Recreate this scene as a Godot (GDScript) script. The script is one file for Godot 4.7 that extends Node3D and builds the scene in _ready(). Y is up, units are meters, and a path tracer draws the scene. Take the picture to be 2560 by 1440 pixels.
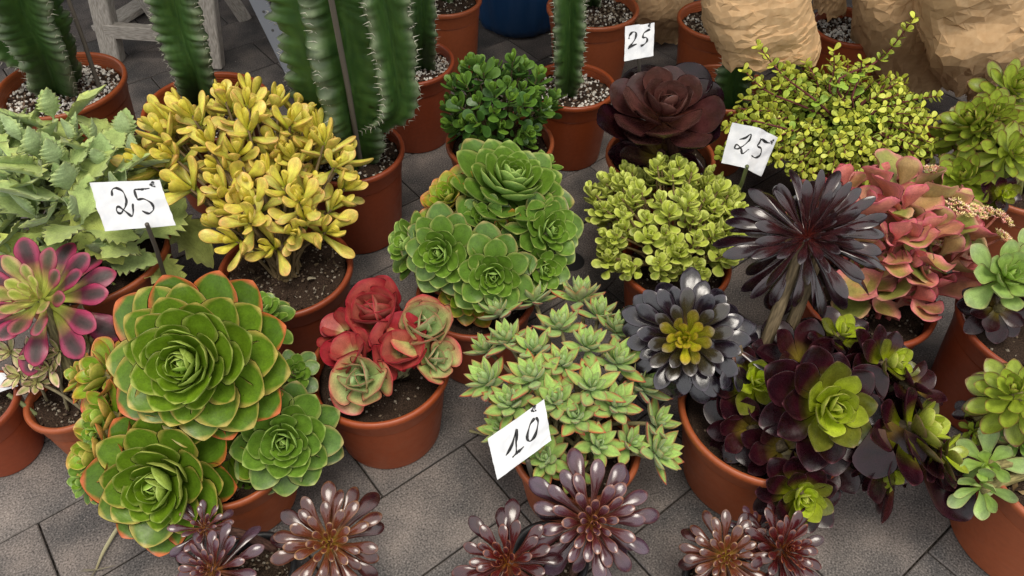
extends Node3D
# A market display of potted succulents and cacti on grey paving, seen from standing height.

var M := {}            # materials
var K := {}            # kinds of leaves
var used := {}         # names taken at top level
const EYE := Vector3(0, 1.3, 0)

func rng_of(s: int) -> RandomNumberGenerator:
	var r := RandomNumberGenerator.new()
	r.seed = s * 7919 + 13
	return r

func c8(r: float, g: float, b: float) -> Color:      # an sRGB pigment as a linear base colour
	return Color(r / 255.0, g / 255.0, b / 255.0).srgb_to_linear()

# ---------------------------------------------------------------- set-up
func _ready() -> void:
	setup_view()
	make_materials()
	make_kinds()
	build_pavement()
	build_backdrop()
	build_cacti()
	build_bushes()
	build_rosettes()
	build_signs()
	build_litter()

func setup_view() -> void:
	var cam := Camera3D.new()
	cam.name = "camera"
	cam.fov = 41.06
	cam.near = 0.05
	cam.far = 300.0
	add_child(cam)
	cam.position = EYE
	cam.rotation_degrees = Vector3(-46.5, 0, 0)
	cam.current = true
	var sky_mat := ProceduralSkyMaterial.new()
	sky_mat.sky_top_color = Color(0.95, 0.95, 0.95)
	sky_mat.sky_horizon_color = Color(0.80, 0.81, 0.82)
	sky_mat.sky_curve = 0.25
	sky_mat.ground_bottom_color = Color(0.25, 0.24, 0.23)
	sky_mat.ground_horizon_color = Color(0.45, 0.45, 0.45)
	var sky := Sky.new()
	sky.sky_material = sky_mat
	var env := Environment.new()
	env.background_mode = Environment.BG_SKY
	env.sky = sky
	env.background_energy_multiplier = 1.0
	env.tonemap_mode = Environment.TONE_MAPPER_LINEAR
	env.tonemap_exposure = 1.52
	env.sdfgi_enabled = true
	env.ssao_enabled = true
	env.ssil_enabled = true
	var we := WorldEnvironment.new()
	we.name = "environment"
	we.environment = env
	add_child(we)
	var sun := DirectionalLight3D.new()
	sun.name = "sun"
	sun.light_energy = 0.5
	sun.light_angular_distance = 26.0
	sun.light_color = Color(1.0, 0.97, 0.92)
	sun.shadow_enabled = true
	add_child(sun)
	sun.rotation_degrees = Vector3(-76, 20, 0)

# ---------------------------------------------------------------- materials
func noise_tex(size: int, freq: float, octaves: int, lo: Color, hi: Color, s: int, contrast := 1.0, kind := FastNoiseLite.TYPE_SIMPLEX_SMOOTH) -> ImageTexture:
	var n := FastNoiseLite.new()
	n.seed = s
	n.noise_type = kind
	n.frequency = freq
	n.fractal_octaves = octaves
	var g := n.get_seamless_image(size, size)
	var im := Image.create(size, size, false, Image.FORMAT_RGB8)
	for y in size:
		for x in size:
			var v: float = clampf((g.get_pixel(x, y).r - 0.5) * contrast + 0.5, 0.0, 1.0)
			im.set_pixel(x, y, lo.lerp(hi, v))
	return ImageTexture.create_from_image(im)

func stone_tex(s: int, tint: Color) -> ImageTexture:
	# speckled, worn artificial stone: coarse stains, fine grains of several tones
	var size := 768
	var big := FastNoiseLite.new(); big.seed = s; big.frequency = 0.006; big.fractal_octaves = 4
	var fine := FastNoiseLite.new(); fine.seed = s + 1; fine.frequency = 0.22; fine.fractal_octaves = 2
	var gb := big.get_seamless_image(size, size)
	var gf := fine.get_seamless_image(size, size)
	var r := rng_of(s)
	var im := Image.create(size, size, false, Image.FORMAT_RGB8)
	for y in size:
		for x in size:
			var b: float = gb.get_pixel(x, y).r - 0.5
			var g: float = gf.get_pixel(x, y).r - 0.5
			var k: float = 1.0 + b * 0.55 + g * 0.75 + (r.randf() - 0.5) * 0.12
			var c := Color(tint.r * k, tint.g * (k - b * 0.05), tint.b * (k - b * 0.10))
			if g > 0.31: c = c.lerp(Color(0.62, 0.60, 0.58), 0.45)
			if g < -0.33: c = c.lerp(Color(0.07, 0.06, 0.06), 0.6)
			im.set_pixel(x, y, c)
	return ImageTexture.create_from_image(im)

func leaf_tex(s: int) -> ImageTexture:
	# skin of a leaf: streaks along the blade, mottling, a few scars and dust specks
	var a := FastNoiseLite.new(); a.seed = s; a.frequency = 0.012; a.fractal_octaves = 4
	var b := FastNoiseLite.new(); b.seed = s + 1; b.frequency = 0.11; b.fractal_octaves = 2
	var r := rng_of(s)
	var im := Image.create(256, 256, false, Image.FORMAT_RGB8)
	for y in 256:
		for x in 256:
			var k: float = 0.91 + 0.10 * a.get_noise_2d(x * 2.0, y) + 0.07 * b.get_noise_2d(x * 1.6, y * 0.35) + 0.05 * b.get_noise_2d(x, y + 300) + r.randf_range(-0.015, 0.015)
			im.set_pixel(x, y, Color(k, k, k * 0.985))
	for i in 26:
		var cx := r.randi_range(4, 250)
		var cy := r.randi_range(40, 250)
		var q := r.randf_range(0.7, 2.4)
		var c := Color(0.42, 0.34, 0.24) if r.randf() < 0.55 else Color(1, 1, 0.97)
		for dy in range(-3, 4):
			for dx in range(-3, 4):
				var w := clampf(q - sqrt(dx * dx + dy * dy) + r.randf_range(-0.5, 0.5), 0.0, 1.0) * 0.65
				im.set_pixel(cx + dx, cy + dy, im.get_pixel(cx + dx, cy + dy).lerp(c, w))
	return ImageTexture.create_from_image(im)

func mat(col: Color, rough: float, spec := 0.5) -> StandardMaterial3D:
	var m := StandardMaterial3D.new()
	m.albedo_color = col.linear_to_srgb()
	m.roughness = rough
	m.metallic_specular = spec
	return m

func leafy(rough: float, tex: Texture2D, spec := 0.5) -> StandardMaterial3D:
	var m := mat(Color(1, 1, 1), rough, spec)
	m.vertex_color_use_as_albedo = true
	m.albedo_texture = tex
	m.uv1_scale = Vector3(1, 1, 1)
	return m

func relief(m: StandardMaterial3D, h: Texture2D, rough: Texture2D, cm: float) -> void:
	m.heightmap_enabled = true
	m.heightmap_texture = h
	m.heightmap_scale = cm
	m.roughness_texture = rough
	m.roughness = minf(1.0, m.roughness * 1.15)

func make_materials() -> void:
	var mott := leaf_tex(5)
	var bumps := noise_tex(256, 0.035, 3, Color(0.2, 0.2, 0.2), Color(0.8, 0.8, 0.8), 6, 1.6)
	var dull := noise_tex(256, 0.03, 4, Color(0.72, 0.72, 0.72), Color(1, 1, 1), 7, 1.8)
	var gray := noise_tex(256, 0.05, 3, Color(0.35, 0.35, 0.35), Color(0.75, 0.75, 0.75), 9, 1.6)
	M.leaf = leafy(0.46, mott, 0.45)
	M.waxy = leafy(0.40, mott, 0.42)
	M.waxy.clearcoat_enabled = true
	M.waxy.clearcoat = 0.06
	M.waxy.clearcoat_roughness = 0.35
	M.dark = leafy(0.27, mott, 0.44)
	M.gloss = leafy(0.25, mott, 0.66)
	M.felt = leafy(0.85, mott, 0.2)
	M.felt.rim_enabled = true
	M.felt.rim = 0.5
	M.thin = leafy(0.5, mott, 0.4)
	M.thin.backlight_enabled = true
	M.thin.backlight = Color(0.3, 0.3, 0.2)
	for m in [M.leaf, M.waxy, M.thin]: relief(m, bumps, dull, 0.018)
	relief(M.dark, bumps, dull, 0.007)
	relief(M.gloss, bumps, dull, 0.006)
	relief(M.felt, bumps, dull, 0.06)
	M.cactus = leafy(0.5, mott, 0.4)
	M.spine = mat(c8(214, 210, 190), 0.7)
	M.stem = leafy(0.75, noise_tex(256, 0.05, 4, Color(0.7, 0.7, 0.7), Color(1, 1, 1), 12, 1.8), 0.3)
	var potn := noise_tex(512, 0.05, 4, Color(0.92, 0.915, 0.91), Color(1, 1, 1), 21, 1.5)
	var potr := noise_tex(512, 0.02, 5, Color(0.40, 0.40, 0.40), Color(0.62, 0.62, 0.62), 22, 1.8)
	var cols := [c8(158, 80, 43), c8(148, 69, 40), c8(164, 86, 51), c8(154, 72, 35)]
	M.pot = []
	for i in 4:
		var m := mat(cols[i], 0.85, 0.5)
		m.albedo_texture = potn
		m.roughness_texture = potr
		m.uv1_triplanar = true
		m.uv1_scale = Vector3(3, 3, 3)
		M.pot.append(m)
	M.black_pot = mat(c8(32, 32, 34), 0.4)
	var soil_t := noise_tex(512, 0.09, 4, Color(0.11, 0.085, 0.068), Color(0.30, 0.24, 0.20), 31, 2.2)
	M.soil = mat(Color(1, 1, 1), 0.95, 0.2)
	M.soil.albedo_texture = soil_t
	M.soil.uv1_triplanar = true
	M.soil.uv1_scale = Vector3(7, 7, 7)
	M.grit = mat(Color(1, 1, 1), 0.9, 0.25)
	M.grit.vertex_color_use_as_albedo = true
	M.stone = []
	var tint := [Color(0.385, 0.362, 0.350), Color(0.41, 0.388, 0.375), Color(0.36, 0.336, 0.325)]
	for i in 3:
		var m := mat(Color(1, 1, 1), 0.82, 0.35)
		m.albedo_texture = stone_tex(41 + i, tint[i])
		m.uv1_triplanar = true
		m.uv1_world_triplanar = true
		m.uv1_scale = Vector3(1.35, 1.35, 1.35)
		M.stone.append(m)
	M.joint = mat(Color(1, 1, 1), 0.98, 0.1)
	M.joint.albedo_texture = noise_tex(512, 0.1, 4, Color(0.13, 0.12, 0.11), Color(0.33, 0.31, 0.29), 51, 1.8)
	M.joint.uv1_triplanar = true
	M.joint.uv1_world_triplanar = true
	M.joint.uv1_scale = Vector3(2, 2, 2)
	M.paper = mat(Color(1, 1, 1), 0.72, 0.3)
	M.paper.albedo_texture = noise_tex(512, 0.03, 5, Color(0.71, 0.57, 0.41), Color(0.79, 0.66, 0.50), 61, 1.5)
	M.paper.uv1_triplanar = true
	M.paper.uv1_scale = Vector3(3, 3, 3)
	M.card = mat(Color(1, 1, 1), 0.8, 0.3)
	M.card.albedo_texture = noise_tex(256, 0.02, 4, Color(0.79, 0.80, 0.82), Color(0.87, 0.87, 0.87), 66, 1.4)
	M.card.uv1_triplanar = true
	M.card.uv1_scale = Vector3(8, 8, 8)
	M.ink = mat(c8(26, 26, 28), 0.5)
	M.wood = mat(Color(1, 1, 1), 0.85, 0.3)
	M.wood.albedo_texture = noise_tex(512, 0.03, 5, Color(0.60, 0.57, 0.53), Color(0.78, 0.75, 0.71), 71, 1.7)
	M.wood.uv1_triplanar = true
	M.wood.uv1_scale = Vector3(14, 2.0, 14)
	M.stick = mat(c8(98, 90, 80), 0.8)
	M.green_stick = mat(c8(112, 120, 78), 0.7)
	M.metal = mat(c8(104, 108, 116), 0.55)
	M.metal.metallic = 0.25
	M.bag = mat(c8(28, 62, 100), 0.3, 0.5)
	M.dry = leafy(0.85, mott, 0.3)
	M.iron = mat(c8(70, 64, 62), 0.8)

# ---------------------------------------------------------------- meshes
func grid_mesh(rows: Array, cols: Array, wrap: bool, m: Material, flat := false) -> ArrayMesh:
	# rows: PackedVector3Array each of equal length; cols: the same of Colors, or empty
	var nr := rows.size()
	var nc: int = rows[0].size()
	var v := PackedVector3Array()
	var cl := PackedColorArray()
	var uv := PackedVector2Array()
	for i in nr:
		v.append_array(rows[i])
		if not cols.is_empty(): cl.append_array(cols[i])
		for j in nc: uv.append(Vector2(float(j) / nc, float(i) / maxf(nr - 1, 1)))
	var idx := PackedInt32Array()
	for i in nr - 1:
		for j in (nc if wrap else nc - 1):
			var a := i * nc + j
			var b := i * nc + (j + 1) % nc
			var d := a + nc
			var e := b + nc
			idx.append_array([a, b, e, a, e, d])
	return tri_mesh(v, cl, uv, idx, m, flat)

func tri_mesh(v: PackedVector3Array, cl: PackedColorArray, uv: PackedVector2Array, idx: PackedInt32Array, m: Material, flat := false) -> ArrayMesh:
	var vol := 0.0
	var mid := Vector3.ZERO
	for p in v: mid += p
	mid /= v.size()
	for t in range(0, idx.size(), 3):
		vol += (v[idx[t]] - mid).dot((v[idx[t + 2]] - mid).cross(v[idx[t + 1]] - mid))
	if vol < 0.0:
		for t in range(0, idx.size(), 3):
			var s := idx[t + 1]
			idx[t + 1] = idx[t + 2]
			idx[t + 2] = s
	if flat:
		var v2 := PackedVector3Array(); var c2 := PackedColorArray(); var u2 := PackedVector2Array(); var i2 := PackedInt32Array()
		for t in idx.size():
			v2.append(v[idx[t]])
			if cl.size(): c2.append(cl[idx[t]])
			if uv.size(): u2.append(uv[idx[t]])
			i2.append(t)
		v = v2; cl = c2; uv = u2; idx = i2
	var n := PackedVector3Array()
	n.resize(v.size())
	n.fill(Vector3.ZERO)
	for t in range(0, idx.size(), 3):
		var a := v[idx[t]]
		var f := (v[idx[t + 2]] - a).cross(v[idx[t + 1]] - a)
		for q in 3: n[idx[t + q]] += f
	for i in n.size(): n[i] = n[i].normalized() if n[i].length_squared() > 1e-24 else Vector3.UP
	var arr := []
	arr.resize(Mesh.ARRAY_MAX)
	arr[Mesh.ARRAY_VERTEX] = v
	arr[Mesh.ARRAY_NORMAL] = n
	if cl.size(): arr[Mesh.ARRAY_COLOR] = cl
	if uv.size(): arr[Mesh.ARRAY_TEX_UV] = uv
	arr[Mesh.ARRAY_INDEX] = idx
	var me := ArrayMesh.new()
	me.add_surface_from_arrays(Mesh.PRIMITIVE_TRIANGLES, arr)
	me.surface_set_material(0, m)
	return me

func join(list: Array, m: Material) -> ArrayMesh:          # list of [mesh, transform]
	var st := SurfaceTool.new()
	st.begin(Mesh.PRIMITIVE_TRIANGLES)
	for e in list: st.append_from(e[0], 0, e[1])
	var me := st.commit()
	me.surface_set_material(0, m)
	return me

func lathe(prof: Array, seg: int, m: Material, wob := 0.0, s := 0) -> ArrayMesh:
	# prof: Vector2(radius, height) points; closed through the axis by the caller
	var rows := []
	var r := rng_of(s)
	var ph := r.randf() * 6.28
	for p in prof:
		var row := PackedVector3Array()
		for j in seg:
			var a := TAU * j / seg
			var k: float = 1.0 + wob * sin(2.0 * a + ph) * p.y * 4.0
			row.append(Vector3(cos(a) * p.x * k, p.y, sin(a) * p.x * k))
		rows.append(row)
	return grid_mesh(rows, [], true, m)

func tube(pts: Array, rad: Array, seg: int, m: Material, col := Color(1, 1, 1), col2 := Color(1, 1, 1)) -> ArrayMesh:
	var rows := []
	var cols := []
	var up := Vector3(0.31, 0.2, 0.93)
	for i in pts.size():
		var d: Vector3 = (pts[mini(i + 1, pts.size() - 1)] - pts[maxi(i - 1, 0)]).normalized()
		var x := d.cross(up).normalized()
		if x.length() < 0.1: x = d.cross(Vector3.RIGHT).normalized()
		var y := x.cross(d).normalized()
		up = y
		var row := PackedVector3Array()
		var cr := PackedColorArray()
		for j in seg:
			var a := TAU * j / seg
			row.append(pts[i] + (x * cos(a) + y * sin(a)) * rad[i])
			cr.append(col.lerp(col2, float(i) / (pts.size() - 1)))
		rows.append(row)
		cols.append(cr)
	for e in [0, pts.size() - 1]:                     # close the ends
		var row := PackedVector3Array()
		for j in seg: row.append(pts[e])
		var cc: PackedColorArray = cols[e if e == 0 else cols.size() - 1]
		if e == 0:
			rows.push_front(row); cols.push_front(cc)
		else:
			rows.append(row); cols.append(cc)
	return grid_mesh(rows, cols, true, m)

func smooth_path(pts: Array, n: int) -> Array:
	var out := []
	var k := pts.size() - 1
	for i in n + 1:
		var t := float(i) / n * k
		var a := mini(int(t), k - 1)
		var f := t - a
		out.append(pts[a].cubic_interpolate(pts[a + 1], pts[maxi(a - 1, 0)], pts[mini(a + 2, k)], f))
	return out

func bevel_box(size: Vector3, b: float, m: Material) -> ArrayMesh:
	# a box with chamfered edges, centre at the origin
	var h := size * 0.5
	var rows := []
	for e in [[-h.y, b], [-h.y + b, 0.0], [h.y - b, 0.0], [h.y, b]]:
		var x: float = h.x - e[1]
		var z: float = h.z - e[1]
		var row := PackedVector3Array()
		for q in [[x - b, z], [x, z - b], [x, -z + b], [x - b, -z], [-x + b, -z], [-x, -z + b], [-x, z - b], [-x + b, z]]:
			row.append(Vector3(q[0], e[0], q[1]))
		rows.append(row)
	for s in [0, 3]:
		var row := PackedVector3Array()
		for j in 8: row.append(Vector3(0, rows[s if s == 0 else rows.size() - 1][0].y, 0))
		if s == 0: rows.push_front(row)
		else: rows.append(row)
	return grid_mesh(rows, [], true, m, true)

# ---------------------------------------------------------------- objects
func numbered(called: String) -> String:
	var n: int = used.get(called, 0)
	used[called] = n + 1
	return called if n == 0 else "%s_%03d" % [called, n]

func thing(called: String, label: String, category: String, at: Vector3, group := "") -> Node3D:
	var o := Node3D.new()
	o.name = numbered(called)
	add_child(o)
	o.position = at
	o.set_meta("label", label)
	o.set_meta("category", category)
	if group: o.set_meta("group", group)
	return o

func part(called: String, me: Mesh, parent: Node3D, xf := Transform3D.IDENTITY) -> MeshInstance3D:
	var o := MeshInstance3D.new()
	o.name = called
	o.mesh = me
	o.transform = xf
	parent.add_child(o, true)
	return o

func beam(called: String, a: Vector3, b: Vector3, w: float, d: float, m: Material, parent: Node3D, face := Vector3(0, 0, 1)) -> MeshInstance3D:
	var y := (b - a).normalized()
	var x := y.cross(face).normalized()
	var z := x.cross(y).normalized()
	var me := bevel_box(Vector3(w, a.distance_to(b), d), minf(w, d) * 0.08, m)
	return part(called, me, parent, Transform3D(Basis(x, y, z), (a + b) * 0.5))

# ---------------------------------------------------------------- pots
func soil_mesh(r: float, y: float, s: int, rough := 0.006) -> ArrayMesh:
	var n := FastNoiseLite.new()
	n.seed = s
	n.frequency = 22.0
	n.fractal_octaves = 3
	var rows := []
	for i in 15:
		var row := PackedVector3Array()
		var q: float = r * i / 14.0
		for j in 44:
			var a := TAU * j / 44
			var x := cos(a) * q
			var z := sin(a) * q
			row.append(Vector3(x, y + n.get_noise_2d(x, z) * rough * 2.0, z))
		rows.append(row)
	var low := PackedVector3Array()
	for j in 44: low.append(Vector3(cos(TAU * j / 44) * r * 0.97, y - 0.03, sin(TAU * j / 44) * r * 0.97))
	rows.append(low)
	return grid_mesh(rows, [], true, M.soil)

func grit_mesh(r: float, y: float, count: int, cols: Array, size: float, s: int) -> ArrayMesh:
	var g := rng_of(s)
	var v := PackedVector3Array()
	var c := PackedColorArray()
	var idx := PackedInt32Array()
	for i in count:
		var a := g.randf() * TAU
		var q: float = sqrt(g.randf()) * r * 0.97
		var k: float = size * g.randf_range(0.45, 1.25)
		var o := Vector3(cos(a) * q, y + k * 0.3 + g.randf() * 0.003, sin(a) * q)
		var b := Basis.from_euler(Vector3(g.randf() * 6, g.randf() * 6, g.randf() * 6))
		var col: Color = cols[g.randi() % cols.size()]
		col = col * g.randf_range(0.75, 1.1)
		var st := v.size()
		for p in [Vector3(1, 0, 0), Vector3(-1, 0.2, 0), Vector3(0, 0.8, 0.1), Vector3(0.1, -0.8, 0), Vector3(0, 0.1, 0.9), Vector3(-0.1, 0, -0.9)]:
			v.append(o + b * (p * k * g.randf_range(0.7, 1.1)))
			c.append(col)
		for f in [[0, 2, 4], [4, 2, 1], [1, 2, 5], [5, 2, 0], [4, 3, 0], [1, 3, 4], [5, 3, 1], [0, 3, 5]]:
			idx.append_array([st + f[0], st + f[2], st + f[1]])
	return tri_mesh(v, c, PackedVector2Array(), idx, M.grit, true)

func pot_mesh(d: float, h: float, m: Material, s: int, taper := 0.76, lip := 0.011) -> ArrayMesh:
	var r := d * 0.5
	var rb := r * taper
	var o := func(t: float) -> float: return lerpf(rb, r - lip * 0.55, t)
	var band := 1.0 - 0.052 / h
	var p := [Vector2(0.001, 0.004), Vector2(rb * 0.86, 0.004), Vector2(rb * 0.9, 0.0), Vector2(rb * 0.97, 0.0), Vector2(rb, 0.003)]
	p += [Vector2(o.call(0.2), 0.2 * h), Vector2(o.call(0.45), 0.45 * h), Vector2(o.call(band) - 0.001, band * h - 0.002), Vector2(o.call(band) - 0.0028, band * h - 0.001), Vector2(o.call(band) - 0.0028, band * h + 0.001)]
	p += [Vector2(o.call(band) + 0.0012, band * h + 0.0025), Vector2(o.call(0.93) + 0.001, h - 0.0165), Vector2(r - 0.003, h - 0.0145), Vector2(r, h - 0.0115), Vector2(r, h - 0.004), Vector2(r - 0.0025, h - 0.0008), Vector2(r - 0.0055, h), Vector2(r - lip + 0.002, h - 0.001), Vector2(r - lip, h - 0.004)]
	for k in 4:                                        # shallow rings inside the rim
		var y := h - 0.008 - k * 0.006
		p += [Vector2(r - lip - 0.0008 * k, y), Vector2(r - lip - 0.0008 * k - 0.0015, y - 0.002), Vector2(r - lip - 0.0008 * k - 0.0006, y - 0.004)]
	p += [Vector2(o.call(0.5) - 0.006, h * 0.5), Vector2(rb - 0.004, 0.012), Vector2(0.001, 0.012)]
	return lathe(p, 72, m, 0.012, s)

func potted(called: String, label: String, x: float, z: float, d: float, h: float, o := {}) -> Dictionary:
	# a plant in its pot: the thing, to which leaves and stems are added
	var s: int = o.get("seed", 1)
	var t := thing(called, label, o.get("category", "potted plant"), Vector3(x, 0, z), o.get("group", ""))
	t.rotation.y = 0.0
	var pot := part("pot", pot_mesh(d, h, o.get("mat", M.pot[s % 4]), s, o.get("taper", 0.76), o.get("lip", 0.011)), t)
	var down: float = o.get("down", 0.03)
	var sr: float = lerpf(d * 0.38, d * 0.5 - 0.011, (h - down) / h) - 0.001
	part("soil", soil_mesh(sr, h - down, s), t)
	var gcols: Array = o.get("grit", [c8(150, 140, 125), c8(80, 66, 54), c8(60, 48, 40), c8(110, 96, 80)])
	var gr := part("soil_grains", grit_mesh(sr, h - down, o.get("ngrit", 260), gcols, o.get("gsize", 0.0035), s + 5), t)
	gr.set_meta("kind", "stuff")
	return {"node": t, "at": Vector3(x, 0, z), "d": d, "h": h, "soil": h - down, "leaves": [], "groups": [], "seed": s, "pot": pot}

func litter(p: Dictionary, count: int, size: float, cols: Array, s: int) -> void:
	# dry leaf scraps and bark lying on the earth of a pot
	var g := rng_of(s)
	var flakes := []
	for q in 4:
		var rows := []
		var cl := []
		for i in 5:
			var row := PackedVector3Array()
			var cr := PackedColorArray()
			var w: float = [0.1, 0.34, 0.42, 0.3, 0.05][i] * g.randf_range(0.6, 1.2)
			for j in 6:
				var v := j / 2.5 - 1.0 if j < 3 else (5 - j) / 2.5 - 1.0
				row.append(Vector3(i / 4.0 - 0.5, 0.25 * v * v + 0.3 * sin(i * 0.8 + q) * 0.5 + (0.03 if j < 3 else -0.03), v * w))
				cr.append(Color(1, 1, 1))
			rows.append(row)
			cl.append(cr)
		flakes.append([rows, cl])
	for col in cols:
		var list := []
		for i in count / cols.size():
			var a := g.randf() * TAU
			var q: float = sqrt(g.randf()) * (p.d * 0.5 - 0.03)
			var k := size * g.randf_range(0.5, 1.3)
			var f: Array = flakes[g.randi() % 4]
			var cc := []
			for r in f[1]:
				var x := PackedColorArray()
				for e in r: x.append(col)
				cc.append(x)
			list.append([grid_mesh(f[0], cc, true, M.dry), Transform3D(Basis.from_euler(Vector3(g.randf_range(-0.4, 0.4), g.randf() * TAU, g.randf_range(-0.4, 0.4))).scaled(Vector3(k, k, k)), Vector3(cos(a) * q, p.soil + 0.006, sin(a) * q))])
		var o := part("leaf_litter", join(list, M.dry), p.node)
		o.set_meta("kind", "stuff")

func loc(p: Dictionary, w: Vector3) -> Vector3: return w - p.at

func stem(p: Dictionary, pts: Array, r0: float, r1: float, col: Color, called := "stem", m: Material = null, col2 = null) -> MeshInstance3D:
	var path := smooth_path(pts, 10)
	var rad := []
	for i in path.size(): rad.append(lerpf(r0, r1, float(i) / (path.size() - 1)))
	return part(called, tube(path, rad, 8, m if m else M.stem, col, col2 if col2 != null else col), p.node)

func group_of(p: Dictionary, called: String) -> int:
	p.groups.append(called)
	return p.groups.size() - 1

func put(p: Dictionary, g: int, me: Mesh, xf: Transform3D, size: float) -> void:
	p.leaves.append([g, me, xf, size])

func finish(p: Dictionary, m: Material, most := 290) -> void:
	# the leaves that show largest become parts; what is left is one mass of small leaves
	var mid := Vector3.ZERO
	for e in p.leaves: mid += e[2].origin
	mid /= maxf(p.leaves.size(), 1)
	var sc := []
	for i in p.leaves.size():
		var e: Array = p.leaves[i]
		var w: Vector3 = e[2].origin + p.at
		var out: Vector3 = (e[2].origin - mid)
		var k: float = e[3] / w.distance_to(EYE) * (1.0 + 6.0 * out.dot((EYE - w).normalized()))
		sc.append([k, i])
	sc.sort_custom(func(a, b): return a[0] > b[0])
	var nodes := {}
	var rest := []
	for q in sc.size():
		var e: Array = p.leaves[sc[q][1]]
		if q >= most:
			rest.append([e[1], e[2]])
			continue
		if not nodes.has(e[0]):
			var g := Node3D.new()
			g.name = p.groups[e[0]]
			p.node.add_child(g, true)
			nodes[e[0]] = g
		part("leaf", e[1], nodes[e[0]], e[2])
	if rest.size():
		var o := part("small_leaves", join(rest, m), p.node)
		o.set_meta("kind", "stuff")

# ---------------------------------------------------------------- leaves
func prof_at(pr: Array, u: float) -> float:
	var k := pr.size() - 1
	var t := clampf(u, 0, 1) * k
	var a := mini(int(t), k - 1)
	return maxf(0.002, cubic_interpolate(pr[a], pr[a + 1], pr[maxi(a - 1, 0)], pr[mini(a + 2, k)], t - a))

func tip_at(u: float, from: float, sharp: float) -> float:       # 1 along the blade, falling to 0 round the end
	if u <= from: return 1.0
	var q := (u - from) / (1.0 - from)
	return maxf(0.012, pow(maxf(0.0, 1.0 - pow(q, 2.0)), sharp))

func leaf_mesh(sh: Dictionary, pal: Dictionary, t: float, s: int, m: Material) -> ArrayMesh:
	# unit length along x, upper side towards y; sh is the shape, pal the pigments, t the place from heart (0) to outside (1)
	var g := rng_of(s)
	var no := FastNoiseLite.new()
	no.seed = s
	no.frequency = 1.0
	var us: Array = sh.get("us", [0.0, 0.14, 0.3, 0.46, 0.6, 0.71, 0.8, 0.87, 0.925, 0.965, 0.99, 1.0])
	var vs: Array = sh.get("vs", [-1.0, -0.93, -0.7, -0.36, 0.0, 0.36, 0.7, 0.93, 1.0])
	var low: Array = sh.get("low", [0.66, 0.0, -0.66])
	var teeth: int = sh.get("teeth", 0)
	var bend: float = lerpf(sh.get("bend0", 0.5), sh.get("bend1", 0.1), t) + g.randf_range(-0.12, 0.12)
	var tipb: float = sh.get("tip", 0.0) + g.randf_range(-0.15, 0.15)
	var cup: float = sh.get("cup", 0.25) * g.randf_range(0.7, 1.3)
	var twist: float = g.randf_range(-1, 1) * sh.get("twist", 0.08)
	var wave: float = sh.get("wave", 0.0)
	var th: float = sh.get("th", 0.05)
	var x := 0.0
	var y := 0.0
	var pu := 0.0
	var rows := []
	var cols := []
	var tone := g.randf_range(-1, 1)
	var pt: float = smoothstep(pal.get("t0", 0.0), pal.get("t1", 1.0), t) if pal.has("t1") else t
	for ui in us.size():
		var u: float = us[ui]
		var ang: float = bend * u + tipb * smoothstep(0.6, 1.0, u)
		x += cos(ang) * (u - pu)
		y += sin(ang) * (u - pu)
		pu = u
		var w: float = prof_at(sh.prof, u) * tip_at(u, sh.get("from", 0.66), sh.get("sharp", 0.5))
		var nrm := Vector3(-sin(ang), cos(ang), 0)
		var thick: float = th * (0.55 + 0.45 * sin(PI * minf(u * 1.1, 1.0))) * minf(1.0, sqrt(maxf(1.0 - u, 0.0)) * 3.0 + 0.05) * minf(1.0, 0.35 + w / 0.08)
		var row := PackedVector3Array()
		var cr := PackedColorArray()
		var tw := twist * u
		for side in 2:
			for v in (vs if side == 0 else low):
				var ww: float = w
				if teeth > 0 and absf(v) > 0.8 and u > 0.15:
					ww *= 1.0 + sh.get("depth", 0.18) * (fposmod(u * teeth + (0.5 if v > 0 else 0.0), 1.0) - 0.5)
				var off: float = thick * (1.0 - v * v) * (0.55 if side == 0 else -0.75)
				off += cup * w * v * v
				if side == 0: off -= sh.get("channel", 0.0) * w * exp(-v * v * 14.0) * sin(PI * u)
				off += wave * sin(u * 11.0 + (1.7 if v > 0 else 0.0) + s) * v * v * w
				var zz: float = ww * v
				row.append(Vector3(x, y, 0) + nrm * (off + zz * sin(tw)) + Vector3(0, 0, zz * cos(tw)))
				cr.append(pigment(pal, u, v, pt, side, tone, no))
		rows.append(row)
		cols.append(cr)
	return grid_mesh(rows, cols, true, m)

func two(pal: Dictionary, key: String, t: float) -> Color:
	var a: Color = pal[key + "0"]
	return a.lerp(pal.get(key + "1", a), t)

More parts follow.
